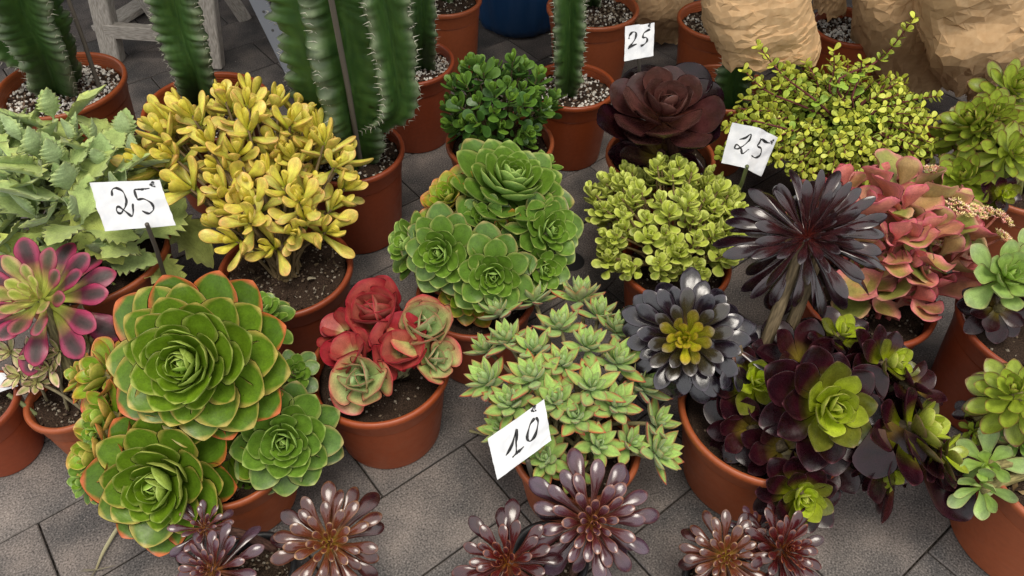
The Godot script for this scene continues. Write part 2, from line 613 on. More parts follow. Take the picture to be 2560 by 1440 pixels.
func pigment(pal: Dictionary, u: float, v: float, t: float, side: int, tone: float, no: FastNoiseLite) -> Color:
	var r: Array = pal.get("bm", [0.05, 0.5])
	var c := two(pal, "base", t).lerp(two(pal, "mid", t), smoothstep(r[0], r[1], u))
	if pal.has("tip0"):
		var r2: Array = pal.get("mt", [0.6, 1.0])
		c = c.lerp(two(pal, "tip", t), smoothstep(r2[0], r2[1], u + 0.1 * no.get_noise_2d(u * 3.0, v * 2.0)))
	if pal.has("stripe0"):
		c = c.lerp(two(pal, "stripe", t), (1.0 - smoothstep(0.25, 0.8, absf(v))) * smoothstep(pal.get("sa", 0.25), pal.get("sb", 0.55), u))
	if side == 1 and pal.has("under0"):
		c = c.lerp(two(pal, "under", t), 0.75)
	if pal.has("edge0"):
		var e: float = maxf(absf(v), smoothstep(0.78, 1.0, u))
		var ew: float = lerpf(pal.get("ew0", 0.12), pal.get("ew1", pal.get("ew0", 0.12)), t)
		var k: float = smoothstep(1.0 - ew * 1.6, 1.0 - ew * 0.3, e) * smoothstep(pal.get("ea", 0.1), pal.get("ea", 0.1) + 0.3, u)
		c = c.lerp(two(pal, "edge", pow(t, pal.get("ep", 1.0))), k * lerpf(pal.get("eo0", 1.0), pal.get("eo1", 1.0), t))
	var n := no.get_noise_2d(u * 4.0 + 7.0, v * 3.0)
	c = c * (1.0 + 0.22 * n + 0.10 * tone)
	if pal.has("blush"):
		var b: Color = pal.blush
		c = c.lerp(b, clampf(no.get_noise_2d(u * 2.0 + 20.0, v * 1.4) * 1.6 + tone * 0.35 - 0.2 + (t - 0.5) * 0.4, 0.0, 0.8) * pal.get("blush_by", 1.0))
	var lum: float = c.r * 0.25 + c.g * 0.65 + c.b * 0.1
	c = Color(maxf(0.004, lum + (c.r - lum) * 1.08), maxf(0.004, lum + (c.g - lum) * 1.08), maxf(0.003, lum + (c.b - lum) * 1.08))
	return c

func kind(called: String, sh: Dictionary, pal: Dictionary, m: Material, lay: Dictionary, stages := 5, vars := 3) -> void:
	var k := lay.duplicate()
	k.mesh = []
	k.mat = m
	for st in stages:
		var l := []
		for q in vars:
			l.append(leaf_mesh(sh, pal, float(st) / maxf(stages - 1, 1), called.hash() % 1000 + st * 17 + q * 101, m))
		k.mesh.append(l)
	K[called] = k

func frame(axis: Vector3, roll := 0.0) -> Basis:
	var y := axis.normalized()
	var x := y.cross(Vector3(0.13, 0.2, 0.97)).normalized()
	var z := x.cross(y).normalized()
	return Basis(x, y, z) * Basis(Vector3.UP, roll)

func ros(p: Dictionary, kn: String, at: Vector3, axis: Vector3, r: float, n: int, s: int, o := {}) -> int:
	# a rosette: leaves in a spiral of the golden angle, upright in the heart and spread outside
	var k: Dictionary = K[kn]
	var g := rng_of(s)
	var b := frame(axis, g.randf() * TAU)
	var here := loc(p, at)
	var gi := group_of(p, o.get("called", "rosette"))
	var el0: float = o.get("el0", k.get("el0", 84.0))
	var el1: float = o.get("el1", k.get("el1", 8.0))
	var pe: float = o.get("pe", k.get("pe", 0.8))
	var l0: float = k.get("l0", 0.12)
	var pl: float = k.get("pl", 0.8)
	var t0: float = o.get("t0", 0.0)
	var ns: int = k.mesh.size()
	for i in n:
		var t: float = lerpf(t0, 1.0, (i + 0.5) / n)
		var a: float = i * 2.39996 + g.randf_range(-0.12, 0.12)
		var el: float = deg_to_rad(lerpf(el0, el1, pow(t, pe)) + g.randf_range(-5, 5) * (0.4 + t) * k.get("wild", 1.0))
		var len: float = r * lerpf(l0, 1.0, pow(t, pl)) * g.randf_range(0.9, 1.08)
		var out := Vector3(cos(a), 0, sin(a))
		var dx := out * cos(el) + Vector3.UP * sin(el)
		var dy := -out * sin(el) + Vector3.UP * cos(el)
		var dz := dx.cross(dy)
		var roll: float = g.randf_range(-0.15, 0.15) * k.get("wild", 1.0)
		var base: Vector3 = out * (r * k.get("r0", 0.05) * t) - Vector3.UP * (r * k.get("drop", 0.25) * t)
		var wz: float = k.get("wz", 1.0) * lerpf(k.get("win", 1.0), 1.0, t) * g.randf_range(0.9, 1.1)
		var bb := Basis(dx * len, dy * len, dz * len * wz) * Basis(Vector3.RIGHT, roll)
		var st: int = clampi(int(round(t * (ns - 1) + g.randf_range(-0.4, 0.4))), 0, ns - 1)
		var l: Array = k.mesh[st]
		put(p, gi, l[g.randi() % l.size()], Transform3D(b * bb, here + b * base), len)
	return gi

func one_leaf(p: Dictionary, kn: String, stage: int, a: Vector3, b: Vector3, face: Vector3, wide: float, s: int) -> void:
	# a single leaf from its foot a to its tip b, upper side turned towards face
	var x := (b - a).normalized()
	var y := (face - x * face.dot(x)).normalized()
	var l := a.distance_to(b)
	var ll: Array = K[kn].mesh[stage]
	put(p, group_of(p, "loose_leaf"), ll[s % ll.size()], Transform3D(Basis(x * l, y * l, x.cross(y) * l * wide), loc(p, a)), l)

func sprig(p: Dictionary, kn: String, tip: Vector3, axis: Vector3, leaf: float, pairs: int, gap: float, s: int, o := {}) -> void:
	# opposite pairs of leaves, each crossed with the next, from the tip downwards
	var k: Dictionary = K[kn]
	var g := rng_of(s)
	var b := frame(axis, g.randf() * TAU)
	var here := loc(p, tip)
	var gi := group_of(p, o.get("called", "sprig"))
	var ns: int = k.mesh.size()
	var el0: float = o.get("el0", k.get("el0", 72.0))
	var el1: float = o.get("el1", k.get("el1", 15.0))
	var per: int = o.get("per", 2)
	var down := 0.0
	for i in pairs:
		var t: float = float(i) / maxf(pairs - 1, 1)
		var len: float = leaf * lerpf(o.get("l0", 0.5), 1.0, minf(1.0, t * 1.8))
		for q in per:
			var a: float = i * PI / per + q * TAU / per + g.randf_range(-0.2, 0.2)
			var el: float = deg_to_rad(lerpf(el0, el1, t) + g.randf_range(-11, 11))
			var out := Vector3(cos(a), 0, sin(a))
			var dx := out * cos(el) + Vector3.UP * sin(el)
			var dy := -out * sin(el) + Vector3.UP * cos(el)
			var dz := dx.cross(dy)
			var l2: float = len * g.randf_range(0.82, 1.15)
			var bb := Basis(dx * l2, dy * l2, dz * l2 * k.get("wz", 1.0) * g.randf_range(0.88, 1.1)) * Basis(Vector3.RIGHT, g.randf_range(-0.25, 0.25))
			var st: int = clampi(int(round(t * (ns - 1) + g.randf_range(-0.6, 0.6))), 0, ns - 1)
			var ll: Array = k.mesh[st]
			put(p, gi, ll[g.randi() % ll.size()], Transform3D(b * bb, here - b * Vector3(0, down, 0)), l2)
		down += gap * g.randf_range(0.8, 1.2)

# ---------------------------------------------------------------- kinds of leaves
func make_kinds() -> void:
	var spat := [0.055, 0.07, 0.10, 0.15, 0.205, 0.25, 0.27, 0.27, 0.25]
	var broad := [0.10, 0.13, 0.18, 0.24, 0.295, 0.33, 0.345, 0.34, 0.32]
	var slim := [0.035, 0.036, 0.042, 0.055, 0.075, 0.095, 0.11, 0.11, 0.10]
	var lance := [0.07, 0.11, 0.16, 0.20, 0.225, 0.23, 0.21, 0.18, 0.15]
	var obov := [0.05, 0.07, 0.12, 0.19, 0.26, 0.31, 0.335, 0.335, 0.31]
	var finger := [0.06, 0.065, 0.08, 0.105, 0.14, 0.175, 0.20, 0.205, 0.195]
	var round_ := [0.05, 0.16, 0.28, 0.37, 0.43, 0.46, 0.46, 0.44, 0.40]
	var paddle := [0.10, 0.16, 0.26, 0.37, 0.46, 0.52, 0.54, 0.53, 0.50]
	var small_us := [0.0, 0.22, 0.45, 0.66, 0.83, 0.94, 1.0]
	var small_vs := [-1.0, -0.6, 0.0, 0.6, 1.0]
	var aeo := {"el0": 82.0, "el1": -14.0, "pe": 0.62, "l0": 0.10, "pl": 0.75, "r0": 0.10, "drop": 0.42, "win": 1.15}
	# big green rosettes with red rims
	kind("green", {"prof": broad, "from": 0.55, "sharp": 0.62, "th": 0.06, "cup": 0.30, "bend0": 0.9, "bend1": 0.25, "tip": 0.25},
		{"base0": c8(150, 185, 62), "base1": c8(94, 122, 36), "mid0": c8(132, 164, 56), "mid1": c8(86, 116, 42), "edge0": c8(188, 208, 118), "edge1": c8(206, 104, 70), "ep": 3.0, "ew0": 0.09, "ew1": 0.14, "eo0": 0.75, "eo1": 0.85, "ea": 0.4, "under0": c8(150, 180, 90), "under1": c8(176, 150, 96)}, M.waxy, aeo)
	kind("green_blush", {"prof": broad, "from": 0.55, "sharp": 0.62, "th": 0.07, "cup": 0.35, "bend0": 0.8, "bend1": 0.3, "tip": 0.2},
		{"base0": c8(150, 180, 60), "base1": c8(110, 150, 52), "mid0": c8(128, 168, 60), "mid1": c8(140, 156, 58), "tip0": c8(140, 172, 70), "tip1": c8(222, 150, 66), "mt": [0.7, 1.05], "edge0": c8(190, 200, 110), "edge1": c8(214, 98, 74), "ew0": 0.13, "ew1": 0.2, "under0": c8(160, 180, 90), "under1": c8(215, 130, 100)}, M.waxy, aeo)
	kind("sage", {"prof": broad, "from": 0.55, "sharp": 0.62, "th": 0.06, "cup": 0.3, "bend0": 0.8, "bend1": 0.2, "tip": 0.2},
		{"base0": c8(140, 178, 80), "base1": c8(104, 134, 56), "mid0": c8(124, 158, 62), "mid1": c8(94, 126, 58), "edge0": c8(180, 205, 120), "edge1": c8(186, 160, 110), "ep": 3.0, "ew0": 0.09, "eo1": 0.75, "ea": 0.35, "under1": c8(128, 160, 104), "under0": c8(150, 180, 100)}, M.waxy, aeo)
	kind("light_green", {"prof": spat, "th": 0.07, "cup": 0.3, "bend0": 0.7, "bend1": 0.3, "tip": 0.2},
		{"base0": c8(170, 195, 86), "base1": c8(140, 172, 80), "mid0": c8(160, 192, 90), "mid1": c8(150, 176, 108), "tip0": c8(168, 196, 110), "tip1": c8(160, 178, 130), "edge0": c8(190, 205, 120), "edge1": c8(170, 150, 110), "eo0": 0.4, "eo1": 0.5}, M.waxy,
		{"el0": 78.0, "el1": 0.0, "pe": 0.7, "l0": 0.16, "pl": 0.7, "r0": 0.05, "drop": 0.25, "wz": 0.95})
	kind("brown_edge", {"prof": spat, "from": 0.55, "sharp": 0.62, "th": 0.05, "cup": 0.35, "bend0": 0.8, "bend1": 0.25, "tip": 0.3},
		{"base0": c8(175, 190, 76), "base1": c8(142, 160, 58), "mid0": c8(165, 186, 78), "mid1": c8(140, 154, 66), "edge0": c8(150, 120, 70), "edge1": c8(104, 60, 50), "ew0": 0.10, "ew1": 0.22, "eo0": 0.7, "eo1": 0.9, "ea": 0.45, "under1": c8(130, 138, 60), "under0": c8(150, 160, 70)}, M.waxy,
		{"el0": 84.0, "el1": -22.0, "pe": 0.7, "l0": 0.14, "pl": 0.7, "r0": 0.08, "drop": 0.5})
	# lime heart, maroon outside
	kind("maroon", {"prof": broad, "from": 0.55, "sharp": 0.62, "th": 0.055, "cup": 0.32, "bend0": 0.8, "bend1": 0.2, "tip": 0.15},
		{"base0": c8(196, 212, 70), "base1": c8(150, 160, 52), "mid0": c8(190, 210, 76), "mid1": c8(54, 23, 29), "tip0": c8(186, 200, 84), "tip1": c8(36, 16, 22), "mt": [0.5, 0.85], "edge0": c8(190, 170, 120), "edge1": c8(104, 62, 70), "ew0": 0.06, "eo0": 0.5, "eo1": 0.7, "ea": 0.4, "t0": 0.22, "t1": 0.62, "bm": [0.12, 0.55], "under1": c8(60, 25, 34), "under0": c8(170, 180, 90)}, M.dark,
		{"el0": 82.0, "el1": -18.0, "pe": 0.62, "l0": 0.16, "pl": 0.7, "r0": 0.08, "drop": 0.4, "wild": 1.6}, 9)
	kind("maroon_deep", {"prof": broad, "from": 0.55, "sharp": 0.62, "th": 0.055, "cup": 0.3, "bend0": 0.7, "bend1": 0.15, "tip": 0.1},
		{"base0": c8(150, 140, 56), "base1": c8(90, 60, 44), "mid0": c8(66, 30, 33), "mid1": c8(38, 18, 24), "tip0": c8(50, 23, 29), "tip1": c8(32, 16, 22), "edge0": c8(100, 60, 64), "edge1": c8(92, 60, 68), "ew0": 0.06, "eo0": 0.6, "eo1": 0.6, "under1": c8(62, 28, 40), "under0": c8(76, 38, 46)}, M.dark,
		{"el0": 80.0, "el1": -20.0, "pe": 0.7, "l0": 0.2, "pl": 0.6, "r0": 0.08, "drop": 0.4, "wild": 2.0})
	kind("wine", {"prof": obov, "from": 0.72, "th": 0.06, "cup": 0.22, "bend0": 0.9, "bend1": 0.3, "tip": 0.15},
		{"base0": c8(150, 110, 80), "base1": c8(96, 34, 36), "mid0": c8(122, 78, 72), "mid1": c8(46, 19, 23), "tip0": c8(118, 84, 76), "tip1": c8(30, 16, 21), "mt": [0.55, 0.95], "edge0": c8(120, 80, 76), "edge1": c8(36, 18, 26), "eo0": 0.5, "eo1": 0.5, "ew0": 0.08}, M.dark,
		{"el0": 80.0, "el1": 0.0, "pe": 0.62, "l0": 0.15, "pl": 0.7, "r0": 0.06, "drop": 0.34, "wild": 1.8})
	# nearly black, long leaves
	kind("black", {"prof": [0.035, 0.036, 0.038, 0.046, 0.066, 0.095, 0.12, 0.13, 0.12], "from": 0.72, "th": 0.045, "cup": 0.02, "channel": 0.1, "bend0": 0.4, "bend1": -0.15, "tip": -0.5, "twist": 0.35},
		{"base0": c8(150, 70, 60), "base1": c8(92, 44, 46), "mid0": c8(70, 36, 38), "mid1": c8(32, 20, 24), "tip0": c8(38, 22, 26), "tip1": c8(26, 20, 25), "bm": [0.02, 0.3], "edge0": c8(58, 40, 46), "edge1": c8(60, 46, 56), "eo0": 0.5, "eo1": 0.5}, M.gloss,
		{"el0": 72.0, "el1": -50.0, "pe": 0.75, "l0": 0.3, "pl": 0.5, "r0": 0.04, "drop": 0.25, "wz": 0.68, "wild": 3.6})
	kind("black_lime", {"prof": [0.05, 0.052, 0.06, 0.075, 0.10, 0.13, 0.155, 0.165, 0.155], "from": 0.72, "sharp": 0.6, "th": 0.06, "cup": 0.02, "channel": 0.12, "bend0": 0.8, "bend1": 0.2, "tip": -0.45, "twist": 0.12},
		{"base0": c8(222, 228, 78), "base1": c8(140, 88, 60), "mid0": c8(216, 216, 78), "mid1": c8(40, 27, 33), "tip0": c8(196, 176, 70), "tip1": c8(32, 28, 36), "t0": 0.04, "t1": 0.42, "bm": [0.1, 0.4], "mt": [0.5, 0.9], "edge0": c8(110, 70, 50), "edge1": c8(72, 62, 74), "eo0": 0.7, "eo1": 0.6, "ew0": 0.1}, M.gloss,
		{"el0": 80.0, "el1": -30.0, "pe": 0.6, "l0": 0.2, "pl": 0.6, "r0": 0.06, "drop": 0.35, "wz": 1.05, "wild": 1.6}, 9)
	# the mauve-brown ones in front
	var mauve_pr := [0.04, 0.042, 0.046, 0.055, 0.075, 0.105, 0.135, 0.15, 0.145]
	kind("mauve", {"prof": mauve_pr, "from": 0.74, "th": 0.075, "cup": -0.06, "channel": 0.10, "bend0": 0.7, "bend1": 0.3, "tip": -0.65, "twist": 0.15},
		{"base0": c8(206, 150, 84), "base1": c8(110, 42, 36), "mid0": c8(100, 44, 40), "mid1": c8(60, 29, 33), "tip0": c8(84, 46, 54), "tip1": c8(84, 64, 80), "bm": [0.02, 0.4], "mt": [0.5, 0.95], "edge0": c8(210, 140, 96), "edge1": c8(78, 46, 52), "eo0": 0.7, "eo1": 0.3, "ew0": 0.12}, M.gloss,  # outer tips greyed towards lilac, with some sky sheen put into the colour
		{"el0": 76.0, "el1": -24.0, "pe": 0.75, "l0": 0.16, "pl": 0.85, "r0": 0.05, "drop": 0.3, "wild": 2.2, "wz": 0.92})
	kind("copper", {"prof": mauve_pr, "from": 0.74, "th": 0.075, "cup": -0.06, "channel": 0.10, "bend0": 0.7, "bend1": 0.3, "tip": -0.65, "twist": 0.15},
		{"base0": c8(214, 190, 90), "base1": c8(160, 88, 44), "mid0": c8(134, 76, 48), "mid1": c8(82, 40, 34), "tip0": c8(100, 50, 42), "tip1": c8(58, 31, 34), "bm": [0.02, 0.45], "mt": [0.5, 0.95], "edge0": c8(220, 170, 110), "edge1": c8(92, 50, 46), "eo0": 0.6, "eo1": 0.3, "ew0": 0.12}, M.gloss,
		{"el0": 76.0, "el1": -20.0, "pe": 0.7, "l0": 0.16, "pl": 0.85, "r0": 0.05, "drop": 0.3, "wild": 2.2, "wz": 0.92})
	kind("crimson", {"prof": mauve_pr, "from": 0.74, "th": 0.075, "cup": -0.04, "channel": 0.12, "bend0": 0.7, "bend1": 0.4, "tip": -0.6, "twist": 0.15},
		{"base0": c8(210, 150, 80), "base1": c8(118, 42, 30), "mid0": c8(104, 38, 32), "mid1": c8(62, 24, 27), "tip0": c8(72, 30, 31), "tip1": c8(52, 24, 30), "bm": [0.02, 0.35], "mt": [0.55, 0.95], "edge0": c8(200, 120, 80), "edge1": c8(72, 33, 36), "eo0": 0.6, "eo1": 0.4, "ew0": 0.12}, M.gloss,
		{"el0": 78.0, "el1": -8.0, "pe": 0.8, "l0": 0.16, "pl": 0.8, "r0": 0.05, "drop": 0.3, "wild": 2.2, "wz": 0.92})
	# striped: cream and green heart, magenta rims, dark midrib
	kind("striped", {"prof": [0.045, 0.048, 0.055, 0.07, 0.10, 0.135, 0.165, 0.175, 0.165], "from": 0.7, "sharp": 0.6, "th": 0.06, "cup": 0.05, "channel": 0.1, "bend0": 0.7, "bend1": 0.2, "tip": -0.4},
		{"base0": c8(224, 228, 140), "base1": c8(206, 214, 110), "mid0": c8(220, 214, 140), "mid1": c8(166, 66, 100), "t0": 0.12, "t1": 0.5, "bm": [0.3, 0.6], "stripe0": c8(176, 190, 96), "stripe1": c8(70, 58, 58), "sa": 0.4, "sb": 0.68, "edge0": c8(200, 132, 130), "edge1": c8(160, 58, 88), "eo0": 0.5, "eo1": 0.95, "ew0": 0.12, "ew1": 0.2, "ea": 0.3}, M.waxy,
		{"el0": 74.0, "el1": -22.0, "pe": 0.7, "l0": 0.2, "pl": 0.6, "r0": 0.06, "drop": 0.3, "wild": 1.8, "wz": 1.15}, 8)
	kind("striped_small", {"prof": lance, "from": 0.4, "sharp": 0.7, "th": 0.05, "cup": 0.2, "us": small_us, "vs": small_vs, "low": [0.0]},
		{"base0": c8(216, 216, 150), "mid0": c8(150, 160, 90), "bm": [0.2, 0.7], "edge0": c8(236, 186, 180), "eo0": 0.9, "ew0": 0.4}, M.waxy,
		{"el0": 70.0, "el1": 0.0, "pe": 0.8, "l0": 0.3, "pl": 0.6, "wz": 1.1}, 2)
	# downy green rosettes with red margins
	kind("downy", {"prof": lance, "from": 0.4, "sharp": 0.8, "th": 0.11, "cup": 0.22, "bend0": 0.6, "bend1": 0.2, "tip": 0.15, "low": [0.6, 0.0, -0.6]},
		{"base0": c8(176, 206, 130), "base1": c8(156, 190, 112), "mid0": c8(180, 212, 128), "mid1": c8(164, 196, 110), "edge0": c8(184, 200, 130), "edge1": c8(186, 76, 66), "ew0": 0.14, "ew1": 0.34, "eo0": 0.7, "eo1": 0.95, "ea": 0.3, "under0": c8(180, 206, 150), "under1": c8(176, 170, 130)}, M.felt,
		{"el0": 74.0, "el1": 4.0, "pe": 0.85, "l0": 0.3, "pl": 0.6, "r0": 0.05, "drop": 0.25, "wild": 1.8}, 5, 4)
	# paddles
	kind("paddle_red", {"prof": paddle, "from": 0.6, "th": 0.08, "cup": 0.14, "bend0": 0.5, "bend1": 0.2, "tip": 0.1, "wave": 0.05},
		{"base0": c8(176, 200, 140), "base1": c8(200, 186, 124), "mid0": c8(186, 116, 98), "mid1": c8(166, 56, 62), "bm": [0.1, 0.5], "edge0": c8(172, 48, 60), "edge1": c8(150, 30, 46), "ew0": 0.3, "eo0": 0.9, "eo1": 0.8, "under1": c8(206, 110, 112), "under0": c8(200, 140, 120)}, M.leaf,
		{"el0": 82.0, "el1": 34.0, "pe": 0.7, "l0": 0.45, "pl": 0.6, "r0": 0.06, "drop": 0.3, "wild": 2.2}, 4, 3)
	kind("paddle_mint", {"prof": paddle, "from": 0.6, "th": 0.08, "cup": 0.16, "bend0": 0.6, "bend1": 0.3, "tip": 0.1, "wave": 0.06},
		{"base0": c8(178, 204, 150), "base1": c8(160, 190, 130), "mid0": c8(176, 204, 146), "mid1": c8(176, 186, 120), "tip0": c8(184, 204, 140), "tip1": c8(206, 130, 110), "mt": [0.55, 1.0], "edge0": c8(190, 120, 110), "edge1": c8(190, 70, 76), "ew0": 0.07, "ew1": 0.2, "eo0": 0.6, "eo1": 0.85, "under1": c8(190, 170, 130), "under0": c8(176, 200, 150)}, M.leaf,
		{"el0": 82.0, "el1": 20.0, "pe": 0.7, "l0": 0.38, "pl": 0.6, "r0": 0.06, "drop": 0.3, "wild": 2.2}, 4, 3)
	# golden jade: yellow fingers, green underneath, orange tips
	kind("golden", {"prof": finger, "from": 0.74, "th": 0.16, "cup": 0.10, "bend0": 0.3, "bend1": 0.2, "tip": 0.1, "low": [0.6, 0.0, -0.6]},
		{"base0": c8(180, 188, 66), "base1": c8(130, 150, 60), "mid0": c8(238, 230, 104), "mid1": c8(224, 222, 116), "bm": [0.05, 0.5], "tip0": c8(234, 216, 108), "tip1": c8(220, 204, 124), "edge0": c8(236, 206, 104), "edge1": c8(226, 172, 112), "ew0": 0.14, "eo0": 0.5, "eo1": 0.7, "under0": c8(228, 216, 100), "under1": c8(206, 204, 110), "blush_by": 0.45, "blush": c8(222, 140, 92)}, M.waxy,
		{"el0": 76.0, "el1": 14.0}, 4, 5)
	# small yellow-green crassula
	kind("lime_jade", {"prof": obov, "th": 0.17, "cup": 0.12, "us": small_us, "vs": [-1.0, -0.85, -0.4, 0.4, 0.85, 1.0], "low": [0.5, -0.5]},
		{"base0": c8(206, 214, 90), "base1": c8(190, 204, 92), "mid0": c8(218, 230, 112), "mid1": c8(200, 216, 106), "edge0": c8(222, 228, 140), "edge1": c8(214, 206, 134), "ew0": 0.2, "eo0": 0.6, "eo1": 0.7, "under0": c8(206, 216, 124), "under1": c8(196, 200, 118)}, M.waxy,
		{"el0": 70.0, "el1": 10.0}, 4, 3)
	kind("jade", {"prof": obov, "th": 0.12, "cup": 0.14, "us": small_us, "vs": [-1.0, -0.85, -0.4, 0.4, 0.85, 1.0], "low": [0.5, -0.5]},
		{"base0": c8(128, 160, 64), "base1": c8(66, 100, 44), "mid0": c8(124, 158, 66), "mid1": c8(72, 108, 50), "edge0": c8(130, 166, 76), "edge1": c8(86, 122, 60), "ew0": 0.16, "eo0": 0.5, "eo1": 0.5, "under0": c8(110, 140, 70), "under1": c8(78, 110, 60)}, M.waxy,
		{"el0": 72.0, "el1": 20.0, "wz": 0.95}, 4, 3)
	kind("coin", {"prof": round_, "th": 0.10, "cup": 0.08, "us": [0.0, 0.2, 0.45, 0.7, 0.88, 1.0], "vs": [-1.0, -0.55, 0.0, 0.55, 1.0], "low": [0.0]},
		{"base0": c8(206, 208, 88), "base1": c8(140, 168, 66), "mid0": c8(216, 222, 106), "mid1": c8(156, 186, 84), "edge0": c8(206, 204, 100), "edge1": c8(160, 180, 90), "ew0": 0.3, "eo0": 0.5, "eo1": 0.4}, M.waxy,
		{"el0": 55.0, "el1": 12.0}, 4, 3)
	# felty grey-green with toothed margins
	var tus := []
	for i in 41: tus.append(i / 40.0)
	kind("felty", {"prof": [0.03, 0.05, 0.20, 0.30, 0.325, 0.30, 0.26, 0.22, 0.18], "from": 0.55, "sharp": 0.8, "th": 0.035, "cup": 0.4, "bend0": 0.5, "bend1": -0.25, "tip": -0.1, "us": tus, "teeth": 8, "depth": 0.42, "wave": 0.12, "twist": 0.3},
		{"base0": c8(184, 202, 148), "base1": c8(170, 186, 112), "mid0": c8(178, 202, 140), "mid1": c8(184, 196, 116), "edge0": c8(206, 216, 152), "edge1": c8(210, 214, 128), "ew0": 0.14, "eo0": 0.6, "eo1": 0.75, "under0": c8(176, 196, 150), "under1": c8(160, 178, 128)}, M.felt,
		{"el0": 70.0, "el1": -12.0}, 4, 5)
	# pink and cream variegated
	kind("pink", {"prof": [0.06, 0.08, 0.16, 0.27, 0.36, 0.41, 0.43, 0.42, 0.40], "th": 0.045, "cup": 0.35, "bend0": 0.5, "bend1": 0.1, "tip": 0.0, "wave": 0.18, "twist": 0.3},
		{"base0": c8(214, 120, 130), "base1": c8(206, 150, 130), "mid0": c8(234, 150, 152), "mid1": c8(228, 156, 142), "stripe0": c8(214, 136, 124), "stripe1": c8(176, 164, 96), "sa": 0.2, "sb": 0.5, "edge0": c8(222, 100, 124), "edge1": c8(230, 140, 150), "ew0": 0.2, "eo0": 0.8, "eo1": 0.8, "under0": c8(214, 130, 120), "under1": c8(206, 140, 116), "blush_by": 0.6, "blush": c8(214, 112, 108)}, M.thin,
		{"el0": 70.0, "el1": -5.0, "pe": 0.8, "l0": 0.5, "pl": 0.5, "r0": 0.05, "drop": 0.2, "wild": 2.5}, 4, 5)
	kind("pink_green", {"prof": [0.06, 0.08, 0.16, 0.27, 0.36, 0.41, 0.43, 0.42, 0.40], "th": 0.045, "cup": 0.35, "bend0": 0.5, "bend1": 0.1, "tip": 0.0, "wave": 0.18, "twist": 0.3},
		{"base0": c8(190, 180, 130), "base1": c8(176, 176, 110), "mid0": c8(170, 168, 96), "mid1": c8(150, 158, 86), "edge0": c8(226, 130, 146), "edge1": c8(230, 180, 150), "ew0": 0.22, "eo0": 0.9, "eo1": 0.85, "under0": c8(200, 160, 120), "under1": c8(190, 170, 120)}, M.thin,
		{"el0": 70.0, "el1": -10.0, "pe": 0.8, "l0": 0.5, "pl": 0.5, "wild": 2.5}, 4, 4)

# ---------------------------------------------------------------- paving and what stands behind
func build_pavement() -> void:
	var g := MeshInstance3D.new()
	g.name = "pavement"
	var pm := PlaneMesh.new()
	pm.size = Vector2(120, 120)
	pm.material = M.joint
	g.mesh = pm
	add_child(g)
	g.position = Vector3(0, -0.0085, 0)
	g.set_meta("kind", "structure")
	var r := rng_of(3)
	var a := deg_to_rad(38.0)
	var u := Vector3(cos(a), 0, -sin(a))               # along the rows
	var w := Vector3(-sin(a), 0, -cos(a))              # from row to row
	var boxes := []
	for i in 3: boxes.append(bevel_box(Vector3(0.3418, 0.03, 0.1668), 0.0018, M.stone[i]))
	var spots := []
	for k in range(-14, 24):
		var shift: float = [0.075, 0.18, 0.09, 0.077, 0.25][posmod(k, 5)] + r.randf_range(-0.01, 0.01)
		for j in range(-12, 13):
			var p: Vector3 = u * (shift + j * 0.345 + 0.17) + w * (0.02 + k * 0.17 + 0.085)
			var d := -p.z
			if d < 0.3 or d > 3.0 or absf(p.x) > 0.80 + d * 0.56: continue
			spots.append(p)
	spots.sort_custom(func(p, q): return p.z > q.z)
	for i in mini(spots.size(), 320):
		var o := part("paving_stone", boxes[r.randi() % 3], g)
		var b := Basis(u, Vector3.UP, -w) * Basis.from_euler(Vector3(r.randf_range(-0.006, 0.006), r.randf_range(-0.004, 0.004), r.randf_range(-0.004, 0.004)))
		o.transform = Transform3D(b, spots[i] + Vector3(0, 0.0085 - 0.015 + r.randf_range(-0.0016, 0.0004), 0))
	# a round cover let into the paving, half hidden by the plants
	var c := thing("drain_cover", "round worn stone drain cover with dark hole between the green rosettes and the yellow-green jade", "drain cover", Vector3(0.140, 0.000, -1.320))
	part("plate", lathe([Vector2(0.034, -0.002), Vector2(0.036, 0.005), Vector2(0.05, 0.006), Vector2(0.062, 0.004), Vector2(0.064, 0.007), Vector2(0.115, 0.008), Vector2(0.119, 0.004), Vector2(0.119, -0.004), Vector2(0.034, -0.004)], 48, M.stone[2]), c)
	part("hole", lathe([Vector2(0.001, 0.0015), Vector2(0.034, 0.0015), Vector2(0.034, 0.0005), Vector2(0.001, 0.0005)], 32, M.ink), c)

func angle_bar(called: String, label: String, a: Vector3, b: Vector3, w: float) -> void:
	# an angle-iron post with bolt holes along one flange
	var t := thing(called, label, "metal post", a)
	var y := (b - a).normalized()
	var x := y.cross(Vector3(0.5, 0, 1)).normalized()
	var z := x.cross(y)
	var l := a.distance_to(b)
	part("flange", bevel_box(Vector3(w, l, 0.003), 0.0006, M.metal), t, Transform3D(Basis(x, y, z), y * l * 0.5))
	part("flange", bevel_box(Vector3(0.003, l, w), 0.0006, M.metal), t, Transform3D(Basis(x, y, z), y * l * 0.5 + x * (w * 0.5 + 0.001) - z * (w * 0.5 + 0.002)))
	for k in 9:
		var cy := CylinderMesh.new()
		cy.top_radius = 0.004; cy.bottom_radius = 0.004; cy.height = 0.001; cy.radial_segments = 10; cy.rings = 1
		cy.material = M.ink
		part("bolt_hole", cy, t, Transform3D(Basis(x, z, -y), y * (0.02 + k * 0.055) + z * 0.002))

